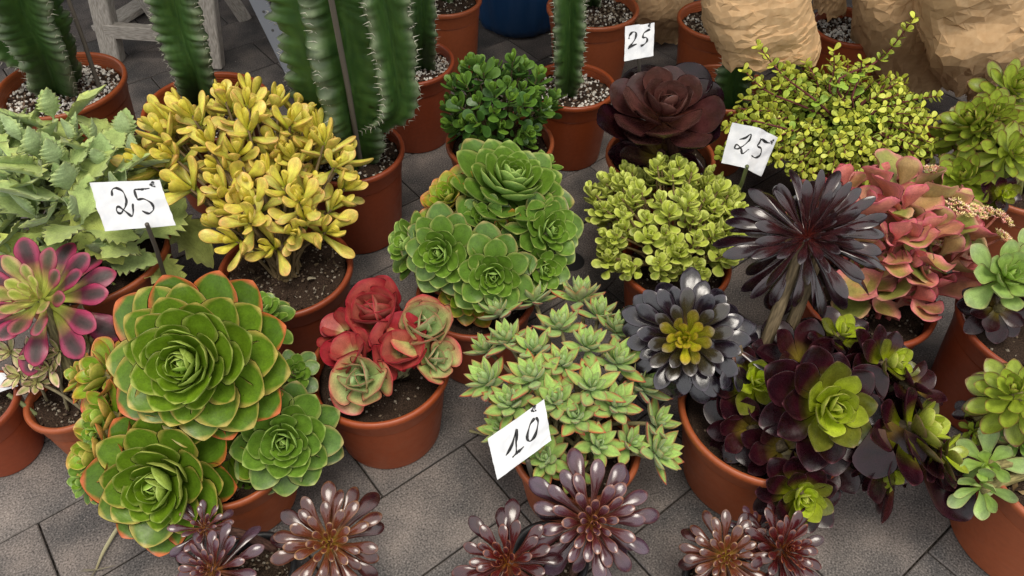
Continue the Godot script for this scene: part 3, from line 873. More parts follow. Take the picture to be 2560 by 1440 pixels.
func crumple(called: String, label: String, path: Array, rx: Array, rz: Array, s: int, rag := 0.03, crease := 0.02, arc := TAU, start := 0.0) -> Node3D:
	# a sleeve of brown wrapping paper, creased and torn at the edge
	var n2 := FastNoiseLite.new(); n2.seed = s + 1; n2.frequency = 9.0; n2.fractal_octaves = 3; n2.fractal_type = FastNoiseLite.FRACTAL_RIDGED
	var n3 := FastNoiseLite.new(); n3.seed = s + 2; n3.frequency = 3.0; n3.fractal_type = FastNoiseLite.FRACTAL_NONE
	var n4 := FastNoiseLite.new(); n4.seed = s + 3; n4.frequency = 9.0; n4.fractal_type = FastNoiseLite.FRACTAL_NONE
	var n5 := FastNoiseLite.new(); n5.seed = s + 4; n5.frequency = 26.0; n5.fractal_octaves = 2
	var rr := rng_of(s)
	var folds := []
	for i in 4:
		var fd := Vector3(rr.randf_range(-1, 1), rr.randf_range(-1, 1), rr.randf_range(-1, 1)).normalized()
		var fr: float = 9.0 * pow(1.5, i)
		folds.append([fd, fr, rr.randf() * 2.0, 12.0 / fr])
	var pts := smooth_path(path, 19)
	var outer := []
	var inner := []
	var nc := 46
	var k := rx.size() - 1
	for i in pts.size():
		var t := float(i) / (pts.size() - 1)
		var f := t * k
		var q := mini(int(f), k - 1)
		var ax: float = lerpf(rx[q], rx[q + 1], f - q)
		var az: float = lerpf(rz[q], rz[q + 1], f - q)
		var row := PackedVector3Array()
		var row2 := PackedVector3Array()
		for j in nc:
			var a: float = start + arc * j / (nc - (0 if arc >= TAU - 0.01 else 1))
			var dir := Vector3(cos(a), 0, sin(a))
			var sq: float = 1.0 / pow(pow(absf(dir.x), 3.2) + pow(absf(dir.z), 3.2), 1.0 / 3.2)
			var p: Vector3 = pts[i] + Vector3(dir.x * ax, 0, dir.z * az) * sq * 0.92
			var bump: float = n3.get_noise_3dv(p) * crease * 1.4
			for fo in folds: bump += (absf(fposmod(p.dot(fo[0]) * fo[1] + fo[2], 2.0) - 1.0) - 0.5) * fo[3] * crease
			bump += rr.randf_range(-0.5, 0.5) * crease * 0.34
			p += Vector3(-dir.z, 0, dir.x) * rr.randf_range(-0.4, 0.4) * TAU * ax / nc + Vector3(0, rr.randf_range(-0.006, 0.006), 0)
			p += dir * bump
			p.y += rag * (1.0 - smoothstep(0.0, 0.4, t)) * (n3.get_noise_2d(cos(a) * 0.5, sin(a) * 0.5 + 3.0) * 1.2 + n2.get_noise_2d(a * 0.3, 2.0) * 0.12)
			row.append(p)
			row2.append(p - dir * 0.0016)
		outer.append(row)
		inner.append(row2)
	var all := outer.duplicate()
	all.reverse()
	all.append_array(inner)
	var t0 := thing(called, label, "wrapping paper", path[0])
	for row in all:
		for j in row.size(): row[j] -= path[0]
	part("paper_sheet", grid_mesh(all, [], arc >= TAU - 0.01, M.paper, true), t0)
	return t0

func build_backdrop() -> void:
	# unseen awning and back sheet, added to keep sky light off the rear stones
	var aw := thing("added_awning", "unseen dark awning added to shade the back row of pots", "awning", Vector3(0, 0, -3.4))
	part("canopy", bevel_box(Vector3(7.0, 0.03, 3.4), 0.004, M.iron), aw, Transform3D(Basis(Vector3.RIGHT, 0.10), Vector3(0, 2.05, 0.12)))
	part("added_back_sheet", bevel_box(Vector3(6.5, 2.1, 0.02), 0.004, M.iron), aw, Transform3D(Basis.IDENTITY, Vector3(0, 1.06, -0.1)))
	for sx in [-3.3, 3.3]:
		for sz in [-1.5, 1.5]:
			part("pole", tube([Vector3(sx, 0, sz), Vector3(sx, 1.1, sz), Vector3(sx, 2.03 - 0.1 * (sz - 0.12), sz)], [0.02, 0.02, 0.02], 10, M.metal), aw)
	# weathered wooden trestle
	var f1: Vector3 = Vector3(-1.287, 0.000, -2.248)
	var f2: Vector3 = Vector3(-0.948, 0.000, -2.208)
	var t := thing("wooden_trestle", "weathered grey wooden trestle with a cross rung behind the left cactus pots", "trestle", f1)
	var l1: Vector3 = Vector3(-1.252, 0.269, -2.270)
	var l2: Vector3 = Vector3(-0.923, 0.269, -2.270)
	var z3 := Vector3(0, 0, 0)
	beam("leg", z3, l1 - f1, 0.058, 0.05, M.wood, t)
	beam("leg", f2 - f1, l2 - f1, 0.05, 0.045, M.wood, t)
	var f3: Vector3 = Vector3(-0.933, 0.000, -2.531)
	var f4: Vector3 = Vector3(-1.234, 0.000, -2.525)
	beam("leg", f3 - f1, Vector3(-0.962, 0.201, -2.450) - f1, 0.045, 0.035, M.wood, t, Vector3(0.5, 0, 1))
	beam("leg", f4 - f1, Vector3(-1.260, 0.138, -2.500) - f1, 0.045, 0.035, M.wood, t, Vector3(0.5, 0, 1))
	beam("rung", Vector3(-1.275, 0.110, -2.245) - f1, Vector3(-0.969, 0.085, -2.245) - f1, 0.045, 0.028, M.wood, t)
	var o := thing("broken_board", "short broken pale board lying behind the trestle rung", "board", Vector3(-1.347, 0.012, -2.482))
	beam("board", Vector3(-0.05, 0.0, 0.06), Vector3(0.055, 0.012, -0.13), 0.07, 0.02, M.wood, o, Vector3(0, 1, 0))
	angle_bar("metal_post", "grey angle-iron post with bolt holes leaning beside the tall cactus", Vector3(-0.558, 0.000, -1.878), Vector3(-0.731, 0.312, -2.100), 0.045)
	# blue plastic sack
	var bag := thing("blue_sack", "dark blue plastic sack gathered around a base behind the green jade", "sack", Vector3(0.028, 0.000, -2.491))
	var n := FastNoiseLite.new(); n.seed = 8; n.frequency = 4.0
	var rows := []
	var outline := [[0.001, 0.004], [0.10, 0.003], [0.128, 0.012], [0.138, 0.04], [0.142, 0.09], [0.145, 0.16], [0.14, 0.23], [0.13, 0.3], [0.12, 0.36], [0.05, 0.39], [0.001, 0.395]]
	for e in outline:
		var row := PackedVector3Array()
		for j in 80:
			var a := TAU * j / 80
			var pl: float = 1.0 + 0.035 * sin(a * 17.0 + n.get_noise_2d(a, e[1] * 3.0) * 5.0) * (0.4 + e[1] * 2.0) + 0.10 * n.get_noise_2d(cos(a) * 0.5, sin(a) * 0.5 + e[1])
			row.append(Vector3(cos(a) * e[0] * pl, e[1], sin(a) * e[0] * pl * 0.9))
		rows.append(row)
	part("sack", grid_mesh(rows, [], true, M.bag), bag)
	# brown paper
	crumple("paper_wrap", "crumpled brown paper sleeve hanging around the cactus above the dark rosette", [Vector3(0.611, 0.343, -1.710), Vector3(0.589, 0.423, -1.720), Vector3(0.567, 0.510, -1.740)], [0.135, 0.14, 0.13], [0.11, 0.115, 0.11], 14, 0.018, 0.011)
	crumple("paper_wrap", "narrow brown paper sleeve between the two larger paper wraps", [Vector3(0.899, 0.260, -2.062), Vector3(0.873, 0.336, -2.050), Vector3(0.860, 0.389, -2.080)], [0.045, 0.05, 0.055], [0.03, 0.035, 0.04], 19, 0.02, 0.007)
	crumple("paper_wrap", "broad brown paper wrap standing behind the trailing elephant bush", [Vector3(1.200, 0.020, -2.066), Vector3(1.041, 0.309, -1.900), Vector3(1.006, 0.433, -1.910)], [0.125, 0.13, 0.135], [0.07, 0.08, 0.085], 23, 0.02, 0.012)
	crumple("paper_wrap", "large folded brown paper wrap with a torn top at the right edge", [Vector3(1.326, 0.060, -1.986), Vector3(1.173, 0.284, -1.780), Vector3(1.160, 0.423, -1.800), Vector3(1.146, 0.507, -1.810)], [0.03, 0.135, 0.19, 0.21], [0.03, 0.085, 0.11, 0.12], 29, 0.02, 0.013)
	crumple("paper_wrap", "brown paper wrapped parcel in the shade behind the upright cactus", [Vector3(0.496, 0.015, -2.394), Vector3(0.469, 0.143, -2.320), Vector3(0.456, 0.242, -2.330)], [0.10, 0.11, 0.11], [0.08, 0.09, 0.09], 37, 0.01, 0.009)

# ---------------------------------------------------------------- cacti
func column(p: Dictionary, pts: Array, rad: Array, ribs: int, depth: float, s: int, called := "cactus_stem", dark := 0.0) -> void:
	var r := rng_of(s)
	var n := FastNoiseLite.new(); n.seed = s; n.frequency = 9.0
	var lpts := []
	for q in pts: lpts.append(loc(p, q))
	var total := 0.0
	for i in lpts.size() - 1: total += lpts[i].distance_to(lpts[i + 1])
	var st := int(total / 0.0055)
	var path := smooth_path(lpts, st)
	var seg := ribs * 16
	var rows := []
	var cols := []
	var spines := PackedVector3Array()
	var sidx := PackedInt32Array()
	var k := rad.size() - 1
	var turn := r.randf() * TAU
	var x := Vector3.RIGHT
	var node_gap := 0.021
	var next_node := 0.01
	var run := 0.0
	for i in path.size():
		var t := float(i) / (path.size() - 1)
		var d: Vector3 = (path[mini(i + 1, path.size() - 1)] - path[maxi(i - 1, 0)]).normalized()
		x = (x - d * x.dot(d)).normalized()
		var z := x.cross(d)
		if i > 0: run += path[i].distance_to(path[i - 1])
		var f := t * k
		var q := mini(int(f), k - 1)
		var R: float = lerpf(rad[q], rad[q + 1], smoothstep(0, 1, f - q))
		var row := PackedVector3Array()
		var cr := PackedColorArray()
		for j in seg:
			var a := TAU * j / seg
			var rib := pow(absf(cos(a * ribs * 0.5)), 2.2)         # 1 on the rib, 0 in the valley
			var id := int(round(a / TAU * ribs)) % ribs
			var ph: float = run * TAU / node_gap + id * 1.9
			var scal: float = 1.0 + (0.07 * sin(ph) + 0.26 * n.get_noise_2d(run * 3.0, id * 7.0)) * pow(rib, 2.0) + 0.014 * sin(ph * 2.0 + (1.0 - rib) * 4.0) * (1.0 - rib * 0.5)
			var side: float = 0.13 * sin(ph * 0.5 + id) * pow(rib, 3.0) / ribs
			var rr: float = R * lerpf(depth, 1.0, rib) * scal
			var aa: float = a + turn + side
			row.append(path[i] + (x * cos(aa) + z * sin(aa)) * rr)
			var c := c8(44, 74, 33).lerp(c8(78, 108, 48), n.get_noise_2d(run * 2.0 + id, a) * 0.5 + 0.35)
			c = c.lerp(c8(150, 160, 130), pow(rib, 9.0) * 0.65)
			c = c.lerp(c8(34, 56, 30), dark)
			cr.append(c)
		rows.append(row)
		cols.append(cr)
		if run >= next_node and t < 0.99:
			next_node += node_gap * 0.62
			for id in ribs:
				var aa2: float = TAU * id / ribs + turn
				var dir := x * cos(aa2) + z * sin(aa2)
				var tan := d.cross(dir)
				var root: Vector3 = path[i] + dir * (R * (1.0 + 0.26 * n.get_noise_2d(run * 3.0, id * 7.0)))
				for sp in [-1, 1]:
					var tipv: Vector3 = root + (dir * 0.6 + tan * sp * r.randf_range(0.5, 0.9) + d * r.randf_range(-0.3, 0.3)).normalized() * r.randf_range(0.010, 0.016)
					var b := spines.size()
					var w := 0.0012
					spines.append_array([root + d * w, root - d * w, root + tan * w, tipv])
					sidx.append_array([b, b + 1, b + 3, b + 1, b + 2, b + 3, b + 2, b, b + 3])
	for e in 2:                                        # rounded ends
		var src: PackedVector3Array = rows[0 if e == 0 else rows.size() - 1]
		var c0: Vector3 = path[0 if e == 0 else path.size() - 1]
		var row := PackedVector3Array()
		for j in seg: row.append(c0)
		var cc: PackedColorArray = cols[0 if e == 0 else cols.size() - 1]
		if e == 0:
			rows.push_front(row); cols.push_front(cc)
		else:
			rows.append(row); cols.append(cc)
	var o := part(called, grid_mesh(rows, cols, true, M.cactus), p.node)
	var sp2 := part("spines", tri_mesh(spines, PackedColorArray(), PackedVector2Array(), sidx, M.spine), o)
	sp2.set_meta("kind", "stuff")

func rod(called: String, label: String, a: Vector3, b: Vector3, r: float, m: Material) -> void:
	var t := thing(called, label, "plant stake", a)
	part("stake", tube([Vector3.ZERO, (b - a) * 0.5 + Vector3(0.003, 0, 0.002), b - a], [r, r * 0.95, r * 0.9], 8, m), t)

func build_cacti() -> void:
	var white := [c8(232, 228, 220), c8(214, 206, 196), c8(120, 100, 84), c8(70, 54, 46), c8(225, 220, 210)]
	var earthy := [c8(150, 140, 125), c8(70, 56, 46), c8(56, 44, 36), c8(110, 96, 80), c8(205, 200, 190)]
	var grp := "cacti in terracotta-coloured pots"
	var p := potted("potted_cactus", "branched spiny cactus in a wide pot of white grit at the top left corner", -1.125, -1.689, 0.309, 0.262, {"seed": 4, "grit": white, "ngrit": 1100, "gsize": 0.0062, "group": grp, "down": 0.035})
	column(p, [Vector3(-1.166, 0.210, -1.734), Vector3(-1.101, 0.363, -1.660), Vector3(-1.085, 0.463, -1.640), Vector3(-1.055, 0.582, -1.620)], [0.062, 0.07, 0.078, 0.08], 4, 0.42, 11)
	column(p, [Vector3(-1.167, 0.308, -1.700), Vector3(-1.202, 0.351, -1.700), Vector3(-1.224, 0.413, -1.700), Vector3(-1.229, 0.500, -1.720)], [0.02, 0.05, 0.055, 0.055], 4, 0.4, 12)
	rod("plant_stake", "thin dark stake pushed into the white grit of the corner cactus", Vector3(-1.046, 0.222, -1.708), Vector3(-1.049, 0.477, -1.750), 0.0055, M.stick)
	p = potted("potted_cactus", "single three-winged cactus in a deep half-filled pot behind the golden jade", -0.737, -1.595, 0.306, 0.260, {"seed": 7, "grit": earthy, "ngrit": 500, "gsize": 0.006, "group": grp, "down": 0.085})
	column(p, [Vector3(-0.804, 0.170, -1.709), Vector3(-0.733, 0.335, -1.600), Vector3(-0.729, 0.456, -1.600), Vector3(-0.717, 0.582, -1.600)], [0.04, 0.052, 0.062, 0.062], 3, 0.3, 23)
	p = potted("potted_cactus", "very tall thick ribbed cactus with a side arm in a deep pot", -0.375, -1.442, 0.256, 0.243, {"seed": 9, "grit": earthy, "ngrit": 500, "gsize": 0.005, "group": grp, "down": 0.03})
	column(p, [Vector3(-0.358, 0.210, -1.451), Vector3(-0.359, 0.290, -1.440), Vector3(-0.356, 0.432, -1.440), Vector3(-0.354, 0.610, -1.450), Vector3(-0.350, 0.680, -1.450)], [0.055, 0.08, 0.112, 0.12, 0.12], 5, 0.55, 31)
	column(p, [Vector3(-0.332, 0.310, -1.430), Vector3(-0.278, 0.357, -1.400), Vector3(-0.246, 0.410, -1.390), Vector3(-0.243, 0.524, -1.390), Vector3(-0.249, 0.646, -1.390), Vector3(-0.250, 0.698, -1.390)], [0.022, 0.03, 0.052, 0.056, 0.056, 0.056], 4, 0.45, 33, "cactus_arm")
	column(p, [Vector3(-0.383, 0.248, -1.500), Vector3(-0.422, 0.300, -1.520), Vector3(-0.423, 0.442, -1.520), Vector3(-0.416, 0.622, -1.530)], [0.03, 0.04, 0.05, 0.05], 4, 0.45, 35, "cactus_arm", 0.35)
	rod("plant_stake", "brown stake standing against the tall thick cactus", Vector3(-0.344, 0.215, -1.407), Vector3(-0.321, 0.684, -1.310), 0.006, M.stick)
	p = potted("potted_cactus", "narrow dark cactus in a pot topped with pale grit right of the tall cactus", -0.270, -1.840, 0.238, 0.238, {"seed": 5, "grit": white, "ngrit": 700, "gsize": 0.006, "group": grp})
	column(p, [Vector3(-0.247, 0.200, -1.869), Vector3(-0.231, 0.334, -1.810), Vector3(-0.220, 0.507, -1.810)], [0.04, 0.043, 0.043], 4, 0.45, 41, "cactus_stem", 0.3)
	column(p, [Vector3(-0.299, 0.200, -1.875), Vector3(-0.287, 0.335, -1.850), Vector3(-0.281, 0.490, -1.850)], [0.035, 0.04, 0.04], 4, 0.4, 43, "cactus_stem", 0.6)
	p = potted("potted_cactus", "tall pot with only a cactus foot showing beside the blue sack", -0.194, -2.180, 0.212, 0.244, {"seed": 6, "grit": earthy, "group": grp})
	column(p, [Vector3(-0.195, 0.200, -2.245), Vector3(-0.189, 0.268, -2.220), Vector3(-0.186, 0.407, -2.220)], [0.03, 0.035, 0.035], 4, 0.45, 45)
	p = potted("potted_cactus", "large pot behind the upright cactus with a second cactus foot in earthy grit", 0.233, -2.115, 0.265, 0.252, {"seed": 10, "grit": earthy, "ngrit": 600, "gsize": 0.006, "group": grp})
	column(p, [Vector3(0.244, 0.200, -2.212), Vector3(0.223, 0.310, -2.130), Vector3(0.206, 0.443, -2.130)], [0.03, 0.035, 0.035], 4, 0.45, 47)
	p = potted("potted_cactus", "single upright cactus with pale zigzag ribs in a gritty pot behind the green jade", 0.156, -1.757, 0.228, 0.217, {"seed": 11, "grit": white, "ngrit": 620, "gsize": 0.006, "group": grp})
	column(p, [Vector3(0.147, 0.190, -1.759), Vector3(0.143, 0.268, -1.750), Vector3(0.140, 0.387, -1.750), Vector3(0.133, 0.542, -1.750)], [0.03, 0.046, 0.05, 0.05], 4, 0.42, 53)
	p = potted("plant_pot", "terracotta-coloured pot of grey earth half hidden by the hanging paper sleeve", 0.593, -2.067, 0.239, 0.239, {"seed": 12, "grit": earthy, "ngrit": 500, "gsize": 0.006, "category": "plant pot"})
	p = potted("potted_cactus", "short dark cactus in a pot under the hanging paper sleeve", 0.543, -1.725, 0.227, 0.231, {"seed": 14, "grit": earthy, "ngrit": 400, "group": grp, "down": 0.05})
	column(p, [Vector3(0.576, 0.170, -1.691), Vector3(0.558, 0.252, -1.700), Vector3(0.554, 0.345, -1.710), Vector3(0.542, 0.472, -1.740)], [0.04, 0.05, 0.042, 0.03], 3, 0.35, 61, "cactus_stem", 0.3)
	p = potted("potted_cactus", "pot topped with white grit between the brown paper wraps", 0.959, -2.032, 0.226, 0.237, {"seed": 15, "grit": white, "ngrit": 800, "gsize": 0.006, "group": grp})
	column(p, [Vector3(1.032, 0.200, -2.072), Vector3(1.000, 0.283, -2.040), Vector3(0.967, 0.413, -2.050)], [0.03, 0.04, 0.04], 3, 0.4, 67, "cactus_stem", 0.4)

# ---------------------------------------------------------------- bushy plants
func bush(p: Dictionary, kn: String, mid: Vector3, rad: Vector3, tips: int, leaf: float, pairs: int, gap: float, s: int, o := {}) -> void:
	# sprigs spread over a dome, each on its own twig from the heart of the plant
	var g := rng_of(s)
	var root: Vector3 = o.get("root", Vector3(p.at.x, p.soil, p.at.z))
	for i in tips:
		var y: float = lerpf(0.98, o.get("ymin", -0.25), (i + 0.5) / tips)
		var a := i * 2.39996 + g.randf_range(-0.3, 0.3)
		var q := sqrt(maxf(0.0, 1.0 - y * y))
		var d := Vector3(cos(a) * q, y, sin(a) * q)
		var k := g.randf_range(o.get("kmin", 0.72), 1.06)
		var tip := mid + Vector3(d.x * rad.x, d.y * rad.y, d.z * rad.z) * k
		if tip.y < p.soil + 0.01 and Vector2(tip.x - p.at.x, tip.z - p.at.z).length() < p.d * 0.5: tip.y = p.soil + 0.015
		var axis: Vector3 = (d * o.get("outw", 0.8) + Vector3.UP * o.get("upw", 0.6) + Vector3(g.randf_range(-0.3, 0.3), g.randf_range(-0.1, 0.2), g.randf_range(-0.3, 0.3))).normalized()
		sprig(p, kn, tip, axis, leaf * g.randf_range(0.85, 1.12), pairs + g.randi_range(-1, 0), gap, s + i * 3 + 1, o)
		if i % int(o.get("twig_every", 1)) == 0:
			var ro := loc(p, root) + Vector3(g.randf_range(-1, 1), 0, g.randf_range(-1, 1)) * rad.x * 0.12
			var end: Vector3 = loc(p, tip) - axis * gap * 0.5
			var m2: Vector3 = ro.lerp(end, 0.5) + Vector3(0, 0.12, 0) * rad.y + axis * -0.01
			stem(p, [ro, m2, end], o.get("r0", 0.0035), o.get("r1", 0.0018), o.get("twig", c8(120, 110, 70)), "twig")

func build_bushes() -> void:
	# felty toothed plant on the left
	var p := potted("potted_kalanchoe", "pale grey-green felty plant with toothed leaves at the left behind the price card", -0.856, -1.119, 0.321, 0.231, {"seed": 16})
	var g := rng_of(77)
	var spots := [[60, 330, .42], [130, 275, .44], [235, 335, .42], [40, 440, .40], [150, 420, .42], [255, 420, .40], [330, 400, .36], [90, 540, .36], [195, 540, .38], [300, 500, .34], [20, 560, .32], [350, 590, .28], [120, 640, .28], [250, 640, .27], [-30, 400, .38], [10, 300, .40], [300, 310, .36], [390, 480, .28], [60, 640, .27], [190, 330, .43], [100, 400, .42], [170, 480, .40], [40, 500, .36]]
	for i in spots.size():
		var q: Array = spots[i]
		var tip: Vector3 = kal_spots()[i]
		var d := (tip - Vector3(p.at.x, 0.2, p.at.z)).normalized()
		sprig(p, "felty", tip, (d * 0.6 + Vector3.UP * 0.7).normalized(), 0.135 * g.randf_range(0.85, 1.2), 3, 0.022, 300 + i * 5, {"l0": 0.5, "el0": 62.0, "el1": -14.0})
		var ro := Vector3(g.randf_range(-0.05, 0.05), p.soil, g.randf_range(-0.05, 0.05))
		stem(p, [ro, ro.lerp(loc(p, tip), 0.55) + Vector3(0, 0.03, 0), loc(p, tip)], 0.007, 0.004, c8(168, 178, 138), "stem")
	finish(p, M.felt)
	# golden jade
	p = potted("potted_golden_jade", "golden yellow jade with orange-tipped finger leaves in a shallow pot", -0.461, -1.106, 0.272, 0.196, {"seed": 17, "down": 0.022, "ngrit": 500})
	var o := {"twig": c8(128, 110, 78), "r0": 0.004, "r1": 0.0025, "upw": 0.8, "l0": 0.55, "ymin": -0.35, "twig_every": 1}
	bush(p, "golden", Vector3(-0.576, 0.340, -1.319), Vector3(0.19, 0.11, 0.135), 36, 0.070, 5, 0.011, 401, o)
	bush(p, "golden", Vector3(-0.404, 0.320, -1.271), Vector3(0.085, 0.09, 0.09), 10, 0.066, 5, 0.011, 451, o)
	bush(p, "golden", Vector3(-0.473, 0.280, -1.167), Vector3(0.13, 0.095, 0.095), 21, 0.070, 5, 0.011, 501, o)
	litter(p, 26, 0.016, [c8(120, 104, 84), c8(70, 56, 44), c8(160, 150, 130)], 61)
	for e in [Vector3(-0.570, 0.270, -1.255), Vector3(-0.470, 0.270, -1.179), Vector3(-0.427, 0.270, -1.255)]:
		stem(p, [Vector3(0, p.soil, 0.01), Vector3(0, p.soil + 0.06, 0), loc(p, e)], 0.010, 0.006, c8(128, 112, 84), "trunk")
	finish(p, M.waxy)
	# green jade
	p = potted("potted_jade", "dense round bush of small dark green jade leaves beside the upright cactus", -0.029, -1.526, 0.259, 0.207, {"seed": 18})
	bush(p, "jade", Vector3(-0.031, 0.300, -1.513), Vector3(0.128, 0.125, 0.118), 62, 0.038, 5, 0.009, 601, {"twig": c8(110, 100, 70), "upw": 0.7, "ymin": -0.5})
	finish(p, M.waxy)
	# yellow-green crassula
	p = potted("potted_crassula", "yellow-green small-leaved jade spilling over its pot in the middle", 0.342, -1.145, 0.230, 0.172, {"seed": 19, "down": 0.03})
	bush(p, "lime_jade", Vector3(0.322, 0.220, -1.229), Vector3(0.165, 0.10, 0.165), 92, 0.034, 7, 0.0085, 701, {"twig": c8(140, 120, 80), "outw": 0.6, "upw": 1.0, "ymin": -0.3, "kmin": 0.8})
	bush(p, "lime_jade", Vector3(0.433, 0.220, -1.236), Vector3(0.07, 0.07, 0.08), 18, 0.034, 7, 0.0085, 801, {"twig": c8(140, 120, 80), "upw": 0.75, "ymin": -0.2})
	finish(p, M.waxy)
	# trailing elephant bush
	p = potted("potted_elephant_bush", "trailing bush of tiny round yellow-green leaves on purple twigs at the upper right", 0.851, -1.520, 0.293, 0.235, {"seed": 20, "down": 0.025})
	g = rng_of(88)
	var mid: Vector3 = Vector3(0.738, 0.270, -1.477)
	var big: Array = [[Vector3(0.681, 0.420, -1.420), Vector3(0.805, 0.423, -1.520), Vector3(0.831, 0.530, -1.500)], [Vector3(0.657, 0.380, -1.414), Vector3(0.609, 0.377, -1.530), Vector3(0.541, 0.440, -1.550)], [Vector3(0.761, 0.360, -1.399), Vector3(0.889, 0.347, -1.480), Vector3(0.934, 0.370, -1.460)], [Vector3(0.661, 0.350, -1.429), Vector3(0.572, 0.355, -1.500), Vector3(0.509, 0.404, -1.510)], [Vector3(0.706, 0.360, -1.476), Vector3(0.704, 0.405, -1.500), Vector3(0.688, 0.458, -1.500)], [Vector3(0.626, 0.320, -1.398), Vector3(0.507, 0.349, -1.400), Vector3(0.457, 0.343, -1.380)], [Vector3(0.631, 0.300, -1.396), Vector3(0.472, 0.316, -1.360), Vector3(0.454, 0.286, -1.350)], [Vector3(0.741, 0.360, -1.445), Vector3(0.754, 0.408, -1.480), Vector3(0.745, 0.446, -1.480)], [Vector3(0.791, 0.280, -1.380), Vector3(0.859, 0.281, -1.350), Vector3(0.882, 0.234, -1.340)]]
	for i in 330:
		var path: Array
		if i < big.size():
			path = big[i]
		else:
			var y: float = g.randf_range(-0.35, 0.95)
			var a := i * 2.39996
			var q := sqrt(1.0 - y * y)
			var d := Vector3(cos(a) * q, y, sin(a) * q)
			var end := mid + d * Vector3(0.225, 0.125, 0.20) * g.randf_range(0.72, 1.06)
			path = [mid + (end - mid) * 0.35, mid + (end - mid) * 0.66 + Vector3(0, 0.012, 0), end]
		var lp := []
		for e in path: lp.append(loc(p, e))
		stem(p, [Vector3(g.randf_range(-0.03, 0.03), p.soil, g.randf_range(-0.03, 0.03)), lp[0], lp[1], lp[2]], 0.0032, 0.0012, c8(104, 62, 56), "twig", null, c8(130, 70, 72))
		var sp := smooth_path(lp, 12)
		var gi := group_of(p, "sprig")
		var k: Dictionary = K.coin
		var dist: float = lp[0].distance_to(lp[1]) + lp[1].distance_to(lp[2])
		var nn := maxi(5, int(dist / 0.0145))
		for j in nn:
			var t := float(j + 1) / nn
			var pt: Vector3 = sp[mini(int(t * 12), 12)]
			var dir: Vector3 = (lp[2] - lp[1]).normalized()
			var b := frame(dir, j * PI * 0.5 + g.randf() * 0.5)
			for side in [0.0, PI]:
				var el := deg_to_rad(g.randf_range(0, 40))
				var out := Vector3(cos(side), 0, sin(side))
				var dx := out * cos(el) + Vector3.UP * sin(el)
				var dy := -out * sin(el) + Vector3.UP * cos(el)
				var l2: float = g.randf_range(0.019, 0.026) * lerpf(1.0, 0.75, t)
				var st: int = clampi(int(round((1.0 - t) * 3 + g.randf_range(-0.8, 0.8))), 0, 3)
				var wx := b * dx
				var face := Vector3(g.randf_range(-0.5, 0.5), 1.0, g.randf_range(-0.2, 0.8)) + (pt - loc(p, mid)) * 3.0
				var wy := (face - wx * face.dot(wx)).normalized().slerp((b * dy).normalized(), 0.25)
				wy = (wy - wx * wy.dot(wx)).normalized()
				put(p, gi, k.mesh[st][g.randi() % 3], Transform3D(Basis(wx * l2, wy * l2, wx.cross(wy) * l2), pt), l2)
	finish(p, M.waxy)
	# pink variegated plant with flower heads
	p = potted("potted_pink_stonecrop", "pink and cream variegated broad-leaved plant with pale flower heads on the right", 0.698, -1.030, 0.263, 0.197, {"seed": 21, "down": 0.03})
	g = rng_of(99)
	var ps := pink_spots()
	for i in ps.size():
		var tip: Vector3 = ps[i]
		var d := (tip - Vector3(p.at.x, 0.16, p.at.z)).normalized()
		sprig(p, "pink" if i % 3 != 2 else "pink_green", tip, (d * 0.8 + Vector3.UP * 0.55).normalized(), 0.088 * g.randf_range(0.85, 1.2), 3, 0.016, 900 + i * 7, {"l0": 0.6, "el0": 65.0, "el1": 0.0})
		stem(p, [Vector3(g.randf_range(-0.05, 0.05), p.soil, g.randf_range(-0.04, 0.04)), loc(p, tip).lerp(Vector3(0, p.soil, 0), 0.5) + Vector3(0, 0.02, 0), loc(p, tip)], 0.006, 0.004, c8(190, 100, 96), "stem")
	for e in [[Vector3(0.784, 0.260, -1.073), Vector3(0.826, 0.360, -1.098), 0.036], [Vector3(0.837, 0.240, -1.049), Vector3(0.911, 0.340, -1.093), 0.032], [Vector3(0.831, 0.250, -1.083), Vector3(0.864, 0.350, -1.098), 0.026], [Vector3(0.793, 0.280, -1.097), Vector3(0.808, 0.380, -1.181), 0.024], [Vector3(0.838, 0.220, -1.091), Vector3(0.815, 0.300, -1.075), 0.02], [Vector3(0.882, 0.240, -1.082), Vector3(0.936, 0.300, -1.081), 0.018]]:
		flower(p, e[0], e[1], e[2], g)
	finish(p, M.thin)

func kal_spots() -> Array:
	return [Vector3(-0.978, 0.380, -1.271), Vector3(-0.942, 0.390, -1.340), Vector3(-0.832, 0.380, -1.264), Vector3(-0.949, 0.380, -1.168), Vector3(-0.856, 0.400, -1.167), Vector3(-0.794, 0.380, -1.193), Vector3(-0.768, 0.350, -1.258), Vector3(-0.889, 0.350, -1.087), Vector3(-0.802, 0.360, -1.076), Vector3(-0.764, 0.330, -1.157), Vector3(-0.971, 0.310, -1.109), Vector3(-0.727, 0.280, -1.108), Vector3(-0.883, 0.280, -1.052), Vector3(-0.792, 0.270, -1.062), Vector3(-1.048, 0.360, -1.245), Vector3(-1.047, 0.360, -1.313), Vector3(-0.814, 0.340, -1.333), Vector3(-0.731, 0.290, -1.230), Vector3(-0.938, 0.270, -1.062), Vector3(-0.872, 0.380, -1.264), Vector3(-0.904, 0.400, -1.192), Vector3(-0.830, 0.380, -1.121), Vector3(-0.947, 0.350, -1.133)]

